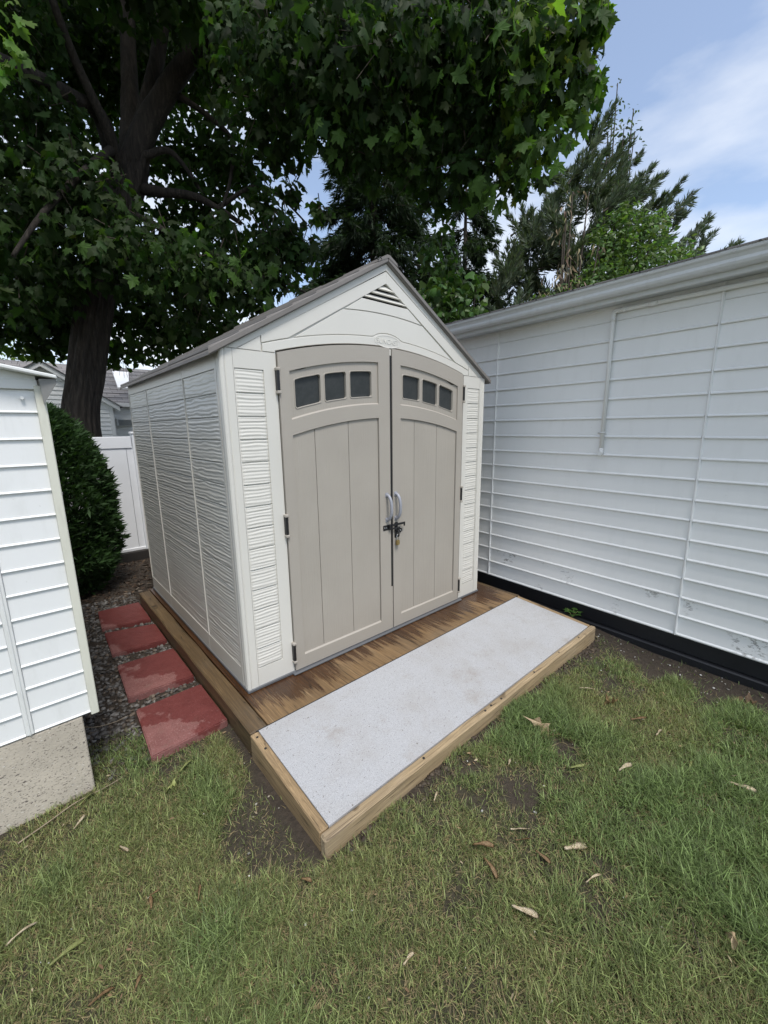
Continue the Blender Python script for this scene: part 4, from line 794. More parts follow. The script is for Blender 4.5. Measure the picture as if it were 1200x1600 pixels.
# thin twigs threading the foliage
bm = bmesh.new(); r = random.Random(5)
for (c, rad) in cl(near) + cl(back):
    c = Vector(c)
    for k in range(5):
        d = Vector((r.gauss(0, 1), r.gauss(0, 1), r.gauss(-0.2, 0.7))).normalized() * rad; q = c - d * 0.8 + Vector((0, 0, rad * 0.3))
        tube(bm, spline([q, c + d * 0.1 + Vector((0, 0, 0.05)), c + d * 0.9 - Vector((0, 0, 0.1))], 3), [0.007, 0.006, 0.006, 0.005, 0.004, 0.003, 0.002], 4, caps=False)
tw = obj('twigs', bm, M_twig, mt); tw['kind'] = 'stuff'

# ------------------------------------------------------------------ evergreens and climbers behind
def spray(name, axes, par, tint, tvar, per_m, ln, wid, mat=None, droop=0.2, kind='stuff', open_=0.7, twl=0.14):
    """needle sprays: short flat twigs set along the given axes (list of (p0, p1, spread)), each twig a few thin blades"""
    P, D, O = [], [], []
    for p0, p1, sp in axes:
        p0, p1 = np.array(p0), np.array(p1); L_ = np.linalg.norm(p1 - p0); n = max(4, int(per_m * L_)); t = rng.random((n, 1)) ** 0.85; ax = (p1 - p0) / max(L_, 1e-6)
        side = rng.normal(size=(n, 3)); side -= (side @ ax)[:, None] * ax; side = unit(side)
        P.append(p0 + (p1 - p0) * t + side * sp * rng.random((n, 1)) * (1.05 - t)); D.append(ax + side * open_ + rng.normal(size=(n, 3)) * 0.2 + np.array([0, 0, -droop])); O.append(side)
    P, D, O = map(np.concatenate, (P, D, O)); T = np.array([(0, 0, 0), (wid, 0.35, 0.02), (0, 1, 0), (-wid, 0.35, 0.02), (0.0, 0.2, 0), (wid * 2.4, 0.72, 0.05), (wid * 1.1, 0.42, 0), (0, 0.3, 0), (-wid * 2.4, 0.8, 0.05), (-wid * 1.1, 0.5, 0)])
    F = np.array([[0, 1, 2], [0, 2, 3], [4, 6, 5], [7, 8, 9]]); n = len(P)
    V = place(T, P, D, O + rng.normal(size=(n, 3)) * 0.7, twl * rng.uniform(0.6, 1.3, n)); k = len(T)
    base = np.clip(np.array(tint) * rng.uniform(1 - tvar, 1 + tvar, (n, 1)) * (1 + rng.normal(size=(n, 3)) * 0.06), 0.003, 1)
    FF = (F[None] + (np.arange(n) * k)[:, None, None]).reshape(-1, 3)
    o = arr_mesh(name, V.reshape(-1, 3), FF, mat or M_needle, np.repeat(base, k, 0), False, par)
    if kind: o['kind'] = kind
    return o
def fir(name, label, base, top, rmax, nb, tint, seed, gap=(), droop=0.35):
    r = random.Random(seed); t = thing(name, label, 'tree', base); b, tp_ = Vector(base), Vector(top); axes = []; H = tp_.z - b.z
    bm = bmesh.new(); tube(bm, [b, b.lerp(tp_, 0.5), tp_], [0.16, 0.1, 0.02], 10); obj('trunk', bm, M_twig, t); bb = bmesh.new()
    for k in range(nb):
        f = 0.12 + 0.86 * (k + r.random()) / nb; p = b.lerp(tp_, f); a = r.random() * 2 * math.pi; L_ = rmax * (1.08 - f) ** 0.75 * r.uniform(0.65, 1.15)
        d = Vector((math.cos(a), math.sin(a), r.uniform(-0.35, 0.15) * droop * 2)); e = p + d * L_; e.z -= L_ * droop * 0.6
        tube(bb, [p, p.lerp(e, 0.5) + Vector((0, 0, 0.06)), e], [0.022, 0.014, 0.005], 5, caps=False); mid = p.lerp(e, 0.5) + Vector((0, 0, 0.06))
        axes += [(p.lerp(mid, 0.3), mid, 0.16), (mid, e, 0.16)]
        for j in range(int(5 + L_ * 3)):
            q = p.lerp(e, r.uniform(0.25, 0.98)); sd_ = Vector((-d.y, d.x, 0)) * r.choice((-1, 1)) * r.uniform(0.15, 0.42) * L_ * 0.5 + d * r.uniform(0.05, 0.3); axes.append((q, q + sd_ + Vector((0, 0, r.uniform(-0.28, -0.02))), 0.07))
    for k in range(int(nb * 1.6)):
        f = r.uniform(0.22, 0.75); a = r.random() * 6.283; rd = rmax * (1.05 - f) * r.uniform(0.1, 0.75); p = b.lerp(tp_, f) + Vector((math.cos(a), math.sin(a), 0)) * rd; axes.append((p, p + Vector((math.cos(a), math.sin(a), -0.45)) * r.uniform(0.35, 0.8), 0.22))
    o = obj('branches', bb, M_twig, t); o['kind'] = 'stuff'
    spray('crown', axes, t, tint, 0.45, 120, 0.1, 0.09, droop=droop, twl=0.19)
    return t
c0 = ony(585, 560, 7.2); fir('hemlock_tree', 'dark drooping hemlock directly behind the shed roof peak', (c0.x, 7.2, -0.2), (c0.x + 0.1, 7.2, 11.5), 3.1, 170, (0.022, 0.040, 0.018), 1)
c0 = ony(725, 540, 6.6); fir('hemlock_tree', 'thin-branched dark hemlock behind the garage roof end with sky showing through', (c0.x, 6.6, -0.2), (c0.x - 0.1, 6.6, 9.0), 2.2, 110, (0.026, 0.045, 0.02), 2)
# cedar: plumes that sweep up and to the right above the garage
cb = at(880, 560, 9.5); ct = thing('cedar_tree', 'feathery grey-green cedar whose plumes sweep upward above the garage gutter', 'tree', (cb.x, cb.y, -0.2))
bm = bmesh.new(); tube(bm, spline([(cb.x, cb.y, -0.2), at(880, 480, 10.2), at(890, 440, 10.2), at(900, 390, 10.2)], 5), [0.2 - 0.011 * k for k in range(16)], 10); obj('trunk', bm, M_bark, ct)
plumes = []; bb = bmesh.new(); r = random.Random(9)
tips = [(962, 160), (985, 215), (1003, 240), (975, 250), (1022, 258), (1000, 290), (1040, 272), (1068, 280), (1050, 310), (1085, 300), (1075, 330), (1108, 335), (1095, 355), (1118, 362), (1100, 385), (1155, 376), (1130, 392), (940, 200), (925, 240), (900, 260), (880, 300), (860, 330), (930, 300), (960, 320), (1000, 345), (840, 370), (820, 400), (870, 400), (910, 380), (960, 400), (1020, 390), (1060, 400), (800, 430), (850, 450), (900, 450), (780, 470), (950, 230), (1015, 320), (890, 350), (930, 350)]
for k, (u, v) in enumerate(tips):
    t0 = 9.6 + r.uniform(-1.0, 0.9); tip = at(u, v, t0); ln = r.uniform(75, 130); ang = r.uniform(0.45, 0.95) if u > 930 else r.uniform(0.2, 1.2) * (1 if u > 860 else -0.8)
    root = at(u - ln * math.sin(ang), v + ln * math.cos(ang) * 0.9, t0 + r.uniform(-0.3, 0.6)); mid = root.lerp(tip, 0.5) + Vector((0, 0, -0.10))
    plumes += [(root, mid, 0.20), (mid, tip, 0.09)]; tube(bb, spline([root, mid, tip], 4), [0.018 - 0.0018 * i for i in range(9)], 5, caps=False)
    for j in range(13):
        f = r.uniform(0.05, 0.93); q = root.lerp(mid, f * 2) if f < 0.5 else mid.lerp(tip, f * 2 - 1); ax = (tip - root).normalized(); sd_ = Vector((r.gauss(0, 1), r.gauss(0, 1), r.gauss(0, 1))); sd_ = (sd_ - ax * sd_.dot(ax)).normalized()
        plumes.append((q, q + (ax * 0.8 + sd_ * 0.55) * r.uniform(0.22, 0.5) * (1.15 - f), 0.035))
o = obj('branches', bb, M_twig, ct); o['kind'] = 'stuff'
for k in range(230):
    u, v = r.uniform(775, 975), r.uniform(270, 520); v = max(v, 520 - (u - 740) * 1.5, 250 + max(0, u - 930) * 1.6); p = at(u, v, 9.7 + r.uniform(-0.8, 0.8)); plumes.append((p, p + Vector((r.gauss(0.2, 0.35), r.gauss(0, 0.3), r.gauss(0.45, 0.3))) * 0.9, 0.16))
spray('crown', plumes, ct, (0.080, 0.104, 0.066), 0.4, 170, 0.1, 0.09, droop=-0.05, open_=0.45, twl=0.15)
# leafy shrubs and climbers
def shrub(name, label, clumps, dens, size, tint, tvar, mat, tmpl=OVAL, F=OVAL_F, hang=0.3, cat='tree', stems=6, spread=0.8):
    c = cl(clumps); cx = sum(p[0][0] for p in c) / len(c); cy = sum(p[0][1] for p in c) / len(c); t = thing(name, label, cat, (cx, cy, -0.15))
    P, O = scatter(c, dens); leaves('crown', tmpl, F, P, O, size, tint, tvar, mat, t, hang, 'stuff', spread=spread); bm = bmesh.new(); r = random.Random(len(label))
    for p, rad in c:
        q = Vector(p); tube(bm, spline([(cx + r.uniform(-0.2, 0.2), cy + r.uniform(-0.2, 0.2), -0.15), Vector((cx, cy, 0)).lerp(Vector((q.x, q.y, 0)), 0.6) + Vector((0, 0, q.z * 0.55)), q], 4), [0.045 - 0.0042 * i for i in range(9)], 6, caps=False)
    o = obj('stems', bm, M_twig, t); o['kind'] = 'stuff'; return t
shrub('leafy_tree', 'pale green small-leaved tree standing in front of the cedar above the gutter', [(1000, 370, 45, 8.6), (1040, 400, 40, 8.6), (960, 400, 45, 8.6), (1000, 420, 45, 8.5), (940, 440, 42, 8.5), (1060, 430, 36, 8.4), (900, 470, 40, 8.5), (1085, 400, 14, 8.6), (985, 330, 22, 8.6), (960, 350, 26, 8.7), (860, 480, 35, 8.5), (1020, 350, 22, 8.6), (935, 370, 20, 8.6)], 1900, 0.105, (0.095, 0.150, 0.052), 0.35, M_ivy)
shrub('ivy_clad_stump', 'glossy broad-leaved climber massed behind the right shed eave', [(690, 415, 34, 6.2), (705, 450, 42, 6.1), (725, 480, 36, 6.0), (680, 460, 32, 6.0), (745, 440, 20, 6.2), (700, 495, 30, 6.0), (670, 390, 22, 6.3), (690, 370, 20, 6.4)], 1000, 0.115, (0.062, 0.110, 0.034), 0.45, M_ivy, SIMPLE, SIMPLE_F, 0.8, 'climber')
shrub('dry_vine', 'hanging tan dried vine strands draped over the dark cedar foliage', [(885, 330, 16, 8.3), (880, 365, 20, 8.3), (892, 400, 22, 8.2), (876, 430, 26, 8.2), (860, 460, 26, 8.2), (905, 440, 18, 8.2), (935, 385, 12, 8.3), (895, 300, 12, 8.4), (840, 470, 20, 8.2), (920, 300, 10, 8.4), (875, 478, 22, 8.1)], 300, 0.15, (0.25, 0.21, 0.13), 0.35, M_litter, OVAL * np.array([0.5, 1, 1]), OVAL_F, 1.3, 'vine', spread=0.35)
shrub('wispy_tree', 'thin-twigged small-leaved sapling crown rising above the cedar into the sky', [(958, 165, 22, 10.2), (975, 200, 26, 10.2), (950, 205, 26, 10.2), (985, 235, 20, 10.2), (940, 240, 24, 10.2), (990, 170, 8, 10.2), (992, 205, 9, 10.2), (965, 130, 8, 10.2)], 210, 0.11, (0.055, 0.08, 0.045), 0.3, M_ivy)
shrub('street_tree', 'sunlit yellow-green tree far off beside the white house gable', [(20, 545, 32, 19), (45, 560, 26, 19), (5, 575, 28, 19), (35, 530, 20, 19), (-30, 560, 40, 19), (60, 575, 12, 19)], 130, 0.24, (0.12, 0.17, 0.05), 0.4, M_ivy)
Pw, Ow = scatter(cl([(10, 60, 30, 3.6), (25, 30, 26, 3.6), (35, 95, 16, 3.6), (8, 110, 16, 3.6), (-40, 50, 50, 3.6)]), 300)
leaves('leaf_spray', MAPLE, MAPLE_F, Pw, Ow, 0.13, (0.10, 0.17, 0.04), 0.3, M_leaf, mt, 1.0, 'stuff')

# yew bush
yb = thing('yew_bush', 'dense dark green clipped yew bush between white shed and fence', 'bush', (-0.62, 3.05, -0.18))
n = 24000; z = rng.random(n) * 1.78; rmx = 0.56 * np.sqrt(np.clip(1 - ((z - 0.55) / 1.25) ** 2, 0.02, 1)) * np.where(z < 0.3, 0.72 + z * 0.9, 1); a = rng.random(n) * 2 * math.pi
lump = 0.86 + 0.30 * vnoise(np.cos(a) * 1.3 + 3, z * 1.6 + np.sin(a), 3.2, 41) - 0.05
rr = rmx * lump * (1 - 0.42 * rng.random(n) ** 1.5); P = np.stack([-0.62 + rr * np.cos(a), 3.05 + rr * np.sin(a), -0.12 + z], 1); O = np.stack([np.cos(a), np.sin(a), np.full(n, 0.25)], 1)
axes_T = np.array([(0, 0, 0), (0.13, 0.4, 0.03), (0, 1, 0), (-0.13, 0.4, 0.03), (0.02, 0.15, 0), (0.42, 0.75, 0.06), (0.16, 0.4, 0), (-0.02, 0.25, 0), (-0.42, 0.8, 0.06), (-0.16, 0.5, 0)])
D = O + rng.normal(size=(n, 3)) * 0.55 + np.array([0, 0, 0.35]); V = place(axes_T, P, D, rng.normal(size=(n, 3)), 0.085 * rng.uniform(0.6, 1.3, n))
tint = np.clip(np.array((0.030, 0.062, 0.020)) * rng.uniform(0.5, 1.5, (n, 1)), 0.004, 1); FF = (np.array([[0, 1, 2], [0, 2, 3], [4, 6, 5], [7, 8, 9]])[None] + (np.arange(n) * 10)[:, None, None]).reshape(-1, 3)
arr_mesh('foliage', V.reshape(-1, 3), FF, M_needle, np.repeat(tint, 10, 0), False, yb)['kind'] = 'stuff'
bm = bmesh.new(); r = random.Random(3)
for k in range(12): tube(bm, spline([(-0.62 + r.uniform(-0.08, 0.08), 3.05 + r.uniform(-0.08, 0.08), -0.2), (-0.62 + r.uniform(-0.3, 0.3), 3.05 + r.uniform(-0.3, 0.3), 0.45), (-0.62 + r.uniform(-0.3, 0.3), 3.05 + r.uniform(-0.3, 0.3), 1.2)], 4), [0.025 - 0.0022 * i for i in range(9)], 6, caps=False)
o = obj('stems', bm, M_twig, yb); o['kind'] = 'stuff'

# ------------------------------------------------------------------ white house beyond the fence
hs = thing('white_house', 'white clapboard house with grey shingle roof and skylight behind the maple trunk', 'house', (1.5, 13.5, -0.2))
M_house = plastic('house_paint', (0.86, 0.86, 0.85), 0.55, 40, 0.1)
HY = 12.0; ap = (0.0, 3.16); sl_ = 0.67
bm = bmesh.new(); prism_y(bm, [(-2.2, -0.2), (1.42, -0.2), (1.42, 2.18), (0, 3.13), (-1.42, 2.18), (-2.2, 1.66)], HY + 0.03, HY + 1.8); obj('gable_wall', bm, M_house, hs)
k = 0; z = 0.2
while z < 3.0:                                                       # lapped boards of the gable
    hw = min(1.40, (3.13 - z - 0.11) / sl_)
    if hw > 0.05:
        t = bmesh.new(); prism_dir(t, [(-hw, HY + 0.03, z + 0.112), (-hw, HY + 0.024, z + 0.112), (-hw, HY + 0.006, z + 0.004), (-hw, HY + 0.03, z + 0.002)], (2 * hw, 0, 0)); obj('siding_board', t, M_house, hs)
    z += 0.115
for s in (-1, 1):
    bm = bmesh.new(); prism_y(bm, [(s * 0.0, 3.20), (s * 1.62, 3.20 - sl_ * 1.62), (s * 1.62, 3.20 - sl_ * 1.62 - 0.13), (0, 3.07)], HY - 0.10, HY + 0.0); obj('rake_board', bm, M_house, hs)
    bm = bmesh.new(); prism_y(bm, [(0, 3.235), (s * 1.68, 3.235 - sl_ * 1.68), (s * 1.68, 3.205 - sl_ * 1.68), (0, 3.205)], HY - 0.13, HY + 2.4); obj('gable_roof', bm, M_shingle, hs)
bm = bmesh.new(); box(bm, 1.36, 1.46, HY - 0.005, HY + 0.1, -0.2, 2.16, 0.005); obj('corner_board', bm, M_house, hs)
bm = bmesh.new(); box(bm, 1.3, 6.0, HY + 0.52, HY + 0.7, -0.2, 2.26); obj('main_wall', bm, M_house, hs)
z = 0.2
while z < 2.1:
    t = bmesh.new(); prism_dir(t, [(1.46, HY + 0.52, z + 0.112), (1.46, HY + 0.514, z + 0.112), (1.46, HY + 0.496, z + 0.004), (1.46, HY + 0.52, z + 0.002)], (4.4, 0, 0)); obj('siding_board', t, M_house, hs); z += 0.115
bm = bmesh.new(); prism_dir(bm, [(1.2, HY + 0.35, 2.17), (1.2, HY + 0.35, 2.24), (1.2, HY + 3.0, 3.55), (1.2, HY + 3.0, 3.48)], (5.0, 0, 0)); obj('roof', bm, M_shingle, hs)
bm = bmesh.new(); prism_dir(bm, [(-4.0, HY + 0.9, 2.44), (-4.0, HY + 0.9, 2.50), (-4.0, HY + 3.0, 3.545), (-4.0, HY + 3.0, 3.48)], (5.15, 0, 0)); obj('roof', bm, M_shingle, hs)
nr = 9
for j in range(nr):                                                  # shingle courses
    f0, f1 = j / nr, (j + 1) / nr; y0, y1 = HY + 0.35 + 2.65 * f0, HY + 0.35 + 2.65 * f1; z0, z1 = 2.241 + 1.31 * f0, 2.241 + 1.31 * f1
    t = bmesh.new(); prism_dir(t, [(1.19, y0, z0), (1.19, y0, z0 + 0.025), (1.19, y1 - 0.005, z1 + 0.006), (1.19, y1 - 0.005, z1)], (5.0, 0, 0)); obj('shingle_course', t, M_shingle, hs)
bm = bmesh.new(); box(bm, 1.2, 6.2, HY + 0.33, HY + 0.352, 2.13, 2.245, 0.004); obj('fascia', bm, M_house, hs)
t = bmesh.new(); cs = [(1.86, HY + 1.22, 2.70), (2.16, HY + 1.22, 2.70), (2.44, HY + 2.45, 3.32), (1.98, HY + 2.45, 3.32)]
prism_dir(t, [(x, y - 0.03, z + 0.05) for x, y, z in cs], (0, 0.02, -0.06)); sk = obj('skylight', t, M_house, hs)
t = bmesh.new(); mid = Vector((2.11, HY + 1.82, 3.0)); prism_dir(t, [tuple(mid + (Vector((x, y - 0.03, z + 0.055)) - mid) * 0.86) for x, y, z in cs], (0, 0.0, -0.003)); obj('skylight_glass', t, M_skyglass, sk)
ac = thing('air_conditioner', 'boxy window air conditioner jutting from the white house wall', 'air conditioner', (1.75, HY + 0.4, 1.56))
bm = bmesh.new(); box(bm, 1.56, 1.97, HY + 0.28, HY + 0.5, 1.575, 1.785, 0.008); obj('casing', bm, M_trim, ac)
for j in range(7):
    bm = bmesh.new(); zz = 1.60 + 0.023 * j; box(bm, 1.60, 1.93, HY + 0.268, HY + 0.279, zz, zz + 0.012, 0.001); obj('grille_slat', bm, M_greyplastic, ac)

# ------------------------------------------------------------------ lawn
def grass():
    n0 = 1050000; u = rng.random(n0); X = rng.uniform(-2.3, 3.2, n0); Y = -2.6 + 3.1 * rng.random(n0) ** 1.0
    dist = np.hypot(X - CAM.x, Y - CAM.y); dn = lawn_density(X, Y); keep = rng.random(n0) < dn * np.clip(1.25 - 0.20 * dist, 0.32, 1.0)
    vis = ((X - CAM.x) * FW.x + (Y - CAM.y) * FW.y) > 0.15; keep &= vis | (rng.random(n0) < 0.2)
    X, Y, dn = X[keep], Y[keep], dn[keep]; n = len(X); Z = gz(X, Y) - 0.002
    lush = np.clip(0.26 + 0.42 * np.clip(X - 0.2, -0.5, 0.9) - 0.5 * np.clip(Y + 1.45, -0.7, 0.5) * (X > -0.3) + 1.1 * (vnoise(X, Y, 1.9, 31) - 0.5) + 0.7 * (vnoise(X, Y, 5.5, 32) - 0.5), 0, 1); lush = np.clip(lush, 0, 0.8)
    h = (0.018 + 0.029 * lush + 0.018 * rng.random(n)) * rng.uniform(0.6, 1.35, n) * (0.55 + 0.45 * dn)
    wd = rng.uniform(0.0008, 0.0018, n) * (0.85 + 0.3 * lush)
    a = rng.random(n) * 2 * math.pi + 0.8 * vnoise(X, Y, 3.0, 33); lean = rng.uniform(0.35, 1.5, n) * h; bx, by = np.cos(a), np.sin(a); px_, py = -by, bx
    st = rng.random(n) < (0.30 - 0.23 * lush)                          # dead straw blades, lying flatter
    lean = np.where(st, h * 1.6, lean); h = np.where(st, h * 0.45, h)
    p0 = np.stack([X, Y, Z], 1); w3 = np.stack([px_ * wd, py * wd, np.zeros(n)], 1)
    p1 = p0 + np.stack([bx * lean * 0.35, by * lean * 0.35, h * 0.62], 1); p2 = p0 + np.stack([bx * lean, by * lean, h * 0.97], 1)
    V = np.stack([p0 - w3, p0 + w3, p1 - w3 * 0.8, p1 + w3 * 0.8, p2], 1)
    F = (np.array([[0, 1, 3], [0, 3, 2], [2, 3, 4]])[None] + (np.arange(n) * 5)[:, None, None]).reshape(-1, 3)
    g0 = np.array([0.200, 0.225, 0.090]); g1_ = np.array([0.140, 0.205, 0.074]); tt = g0 + (g1_ - g0) * lush[:, None]
    tt = tt * np.where(rng.random((n, 1)) < 0.25, rng.uniform(1.3, 2.0, (n, 1)), rng.uniform(0.4, 1.1, (n, 1))); tt = np.where(st[:, None], np.array([0.34, 0.275, 0.155]) * rng.uniform(0.6, 1.3, (n, 1)), tt)
    o = arr_mesh('lawn_grass', V.reshape(-1, 3), F, M_grass, np.repeat(np.clip(tt, 0, 1), 5, 0))
    tag(o, 'short mixed green and straw grass of the back lawn', 'grass', kind='stuff'); return n
print('grass blades', grass())

# ------------------------------------------------------------------ gravel, mulch, scattered crumbs
def rocks(name, X, Y, size, cols, label, cat, lift=0.3, flat=0.6):
    n = len(X); ico = bmesh.new(); bmesh.ops.create_icosphere(ico, subdivisions=1, radius=1); T = np.array([v.co[:] for v in ico.verts]); F = np.array([[v.index for v in f.verts] for f in ico.faces]); ico.free()
    s = size * rng.uniform(0.5, 1.4, n); V = T[None] * (1 + 0.32 * rng.normal(size=(n, len(T), 1))); sc = np.stack([rng.uniform(0.7, 1.4, n), rng.uniform(0.6, 1.1, n), rng.uniform(0.4, 0.8, n) * flat / 0.6], 1)
    V = V * sc[:, None]; a = rng.random(n) * 6.283; c_, s_ = np.cos(a), np.sin(a); Vx = V[..., 0] * c_[:, None] - V[..., 1] * s_[:, None]; Vy = V[..., 0] * s_[:, None] + V[..., 1] * c_[:, None]
    V = np.stack([Vx, Vy, V[..., 2]], -1) * s[:, None, None] + np.stack([X, Y, gz(X, Y) + s * lift], 1)[:, None]
    cols = np.array(cols); tt = cols[rng.integers(0, len(cols), n)] * rng.uniform(0.6, 1.3, (n, 1)); FF = (F[None] + (np.arange(n) * len(T))[:, None, None]).reshape(-1, 3)
    tag(arr_mesh(name, V.reshape(-1, 3), FF, M_stone, np.repeat(np.clip(tt, 0, 1), len(T), 0)), label, cat, kind='stuff')
n = 3800; X = rng.uniform(-0.74, -0.12, n); Y = rng.uniform(0.02, 2.5, n); k = (Y > 0.22 + 0.3 * (vnoise(X, Y, 4, 51) - 0.5)) | (rng.random(n) < 0.25)
rocks('gravel', X[k], Y[k], 0.0125, [(0.085, 0.078, 0.07), (0.12, 0.112, 0.104), (0.17, 0.16, 0.148), (0.06, 0.05, 0.042), (0.12, 0.095, 0.072)], 'small grey gravel stones between the white shed and red slabs', 'gravel')
n = 1300; X = rng.uniform(0.2, 2.6, n); Y = rng.uniform(-2.4, -0.7, n); gd = wallx(Y) - X; k = (gd > 0.03) & (rng.random(n) < np.clip(1.15 - gd / 0.55, 0.02, 1)) & ((X > 2.34) | (Y < -0.97))
rocks('grit', X[k], Y[k], 0.0055, [(0.30, 0.28, 0.25), (0.14, 0.11, 0.09), (0.10, 0.08, 0.06), (0.45, 0.44, 0.42)], 'loose grit and small chips on bare soil along the garage base', 'grit', 0.4)
n = 160; X = rng.uniform(-1.2, 2.3, n); Y = rng.uniform(-2.1, -0.1, n); k = lawn_density(X, Y) > 0.02
rocks('petal_flakes', X[k], Y[k], 0.0036, [(0.55, 0.54, 0.49), (0.42, 0.39, 0.31)], 'tiny white flakes sprinkled over the lawn', 'flakes', 3.2, 0.3)
n = 30; X = rng.uniform(-0.42, -0.16, n); Y = rng.uniform(-0.75, -0.18, n)
rocks('soil_chips', X, Y, 0.0045, [(0.36, 0.34, 0.30), (0.13, 0.10, 0.08), (0.25, 0.22, 0.18)], 'pale chips on the bare soil left of the ramp', 'chips', 0.6)
n = 420; X = rng.uniform(-0.1, 2.34, n); Y = -0.965 - 0.07 * rng.random(n) ** 1.5
rocks('soil_clods', X, Y, 0.011, [(0.045, 0.032, 0.024), (0.06, 0.045, 0.03)], 'dark soil clods crumbled along the foot of the ramp front', 'soil', 0.2)
n = 5200; X = rng.uniform(-1.5, 0.6, n); Y = 2.0 + 2.0 * rng.random(n)
P = np.stack([X, Y, gz(X, Y) + 0.012 * rng.random(n)], 1); d = rng.normal(size=(n, 3)); d[:, 2] *= 0.25; nd = rng.normal(size=(n, 3)) * 0.5 + np.array([0, 0, 1]); V = place(OVAL * np.array([0.7, 1, 1]), P, d, nd, rng.uniform(0.015, 0.06, n))
tt = np.array([(0.075, 0.05, 0.035), (0.045, 0.032, 0.024), (0.13, 0.09, 0.06), (0.18, 0.15, 0.12)])[rng.choice(4, n, p=[0.4, 0.4, 0.15, 0.05])]
tag(arr_mesh('mulch', V.reshape(-1, 3), (OVAL_F[None] + (np.arange(n) * 6)[:, None, None]).reshape(-1, 3), M_litter, np.repeat(tt, 6, 0)), 'dark dead leaves and bark chips in front of the white fence', 'mulch', kind='stuff')

n = 900; X = rng.uniform(-1.5, 2.4, n); Y = rng.uniform(-2.2, 0.1, n); k = (lawn_density(X, Y) > 0.015); X, Y = X[k], Y[k]; n = len(X)
P = np.stack([X, Y, gz(X, Y) + 0.006 + 0.022 * rng.random(n) * lawn_density(X, Y)], 1); d = rng.normal(size=(n, 3)); d[:, 2] *= 0.3; nd = rng.normal(size=(n, 3)) * 0.5 + np.array([0, 0, 1]); V = place(OVAL * np.array([0.7, 1, 1]), P, d, nd, rng.uniform(0.006, 0.024, n))
tt = np.array([(0.30, 0.21, 0.12), (0.19, 0.12, 0.07), (0.44, 0.36, 0.24), (0.30, 0.32, 0.12)])[rng.choice(4, n, p=[0.4, 0.3, 0.2, 0.1])]
tag(arr_mesh('leaf_crumbs', V.reshape(-1, 3), (OVAL_F[None] + (np.arange(n) * 6)[:, None, None]).reshape(-1, 3), M_litter, np.repeat(tt, 6, 0)), 'small tan leaf crumbs and bud scales caught in the lawn', 'leaf litter', kind='stuff')

# ------------------------------------------------------------------ fallen seed wings and leaves on the grass
def on_lawn(u, v, lift=0.0):
    p = onz(u, v, -0.14)
    for _ in range(4): p = onz(u, v, float(gz(p.x, p.y)) + lift)
    return p
def seedwing(seed, ln=0.04, curl=0.15, wd=0.28):
    """a papery maple seed wing: nutlet, thick leading edge, broad tip, gently bent and curled"""
    r = random.Random(seed); bm = bmesh.new(); nx = 10; prof = [(0.0, 0.10), (0.1, 0.17), (0.2, 0.12), (0.32, 0.13), (0.48, 0.22), (0.64, 0.28), (0.8, 0.28), (0.92, 0.2), (1.0, 0.05)]; rows_ = []
    for t_, w_ in prof:
        x = t_ * ln; bend = curl * ln * math.sin(t_ * 3.1) + 0.0; row = []
        for q in range(4):
            f = q / 3; row.append(bm.verts.new((x, (f - 0.35) * w_ * ln * wd / 0.28 + 0.06 * ln * t_ * t_, bend * 0.5 + 0.06 * ln * math.cos(f * 3 + seed) * t_ + (0.035 * ln if t_ < 0.22 and 0 < q < 3 else 0))))
        rows_.append(row)
    for a, b in zip(rows_, rows_[1:]):
        for q in range(3): bm.faces.new((a[q], b[q], b[q + 1], a[q + 1]))
    r_ = bmesh.ops.solidify(bm, geom=bm.faces[:], thickness=0.0008); me = bpy.data.meshes.new('seed_wing'); bm.normal_update(); bm.to_mesh(me); bm.free(); me.polygons.foreach_set('use_smooth', [True] * len(me.polygons)); return me
def litter_mat(name, c, c2):
    M = Mat(name); f = M.noise(90, 4, 0.6); M.col(M.ramp(f, [(0.35, c2), (0.65, c)])).rough(0.6); M.bump(M.noise(1.0, 3, 0.6, M.co((60, 420, 60))), 0.5, 0.0008); return M.m
M_pale = litter_mat('pale_seed', (0.78, 0.69, 0.52), (0.55, 0.44, 0.29)); M_tan = litter_mat('tan_seed', (0.36, 0.24, 0.12), (0.22, 0.13, 0.06)); M_lime = litter_mat('green_seed', (0.36, 0.40, 0.14), (0.26, 0.27, 0.10)); M_dry = litter_mat('dry_leaf', (0.40, 0.31, 0.19), (0.26, 0.18, 0.10)); M_brown = litter_mat('brown_leaf', (0.20, 0.13, 0.075), (0.11, 0.07, 0.04))
def seed(u, v, px, ang, mat, label, group=None, curl=0.12, wd=0.28, sd=0):
    p = on_lawn(u, v, 0.028); ln = px / FPX * (p - CAM).dot(FW) * 1.05; me = seedwing(int(u + v) + sd, ln, curl, wd); me.materials.append(mat)
    o = inst('seed_wing', me, p, None, (random.uniform(-0.2, 0.2), random.uniform(-0.15, 0.15), ang + math.atan2(RT.y, RT.x))); tag(o, label, 'seed', group); return o
A = math.radians
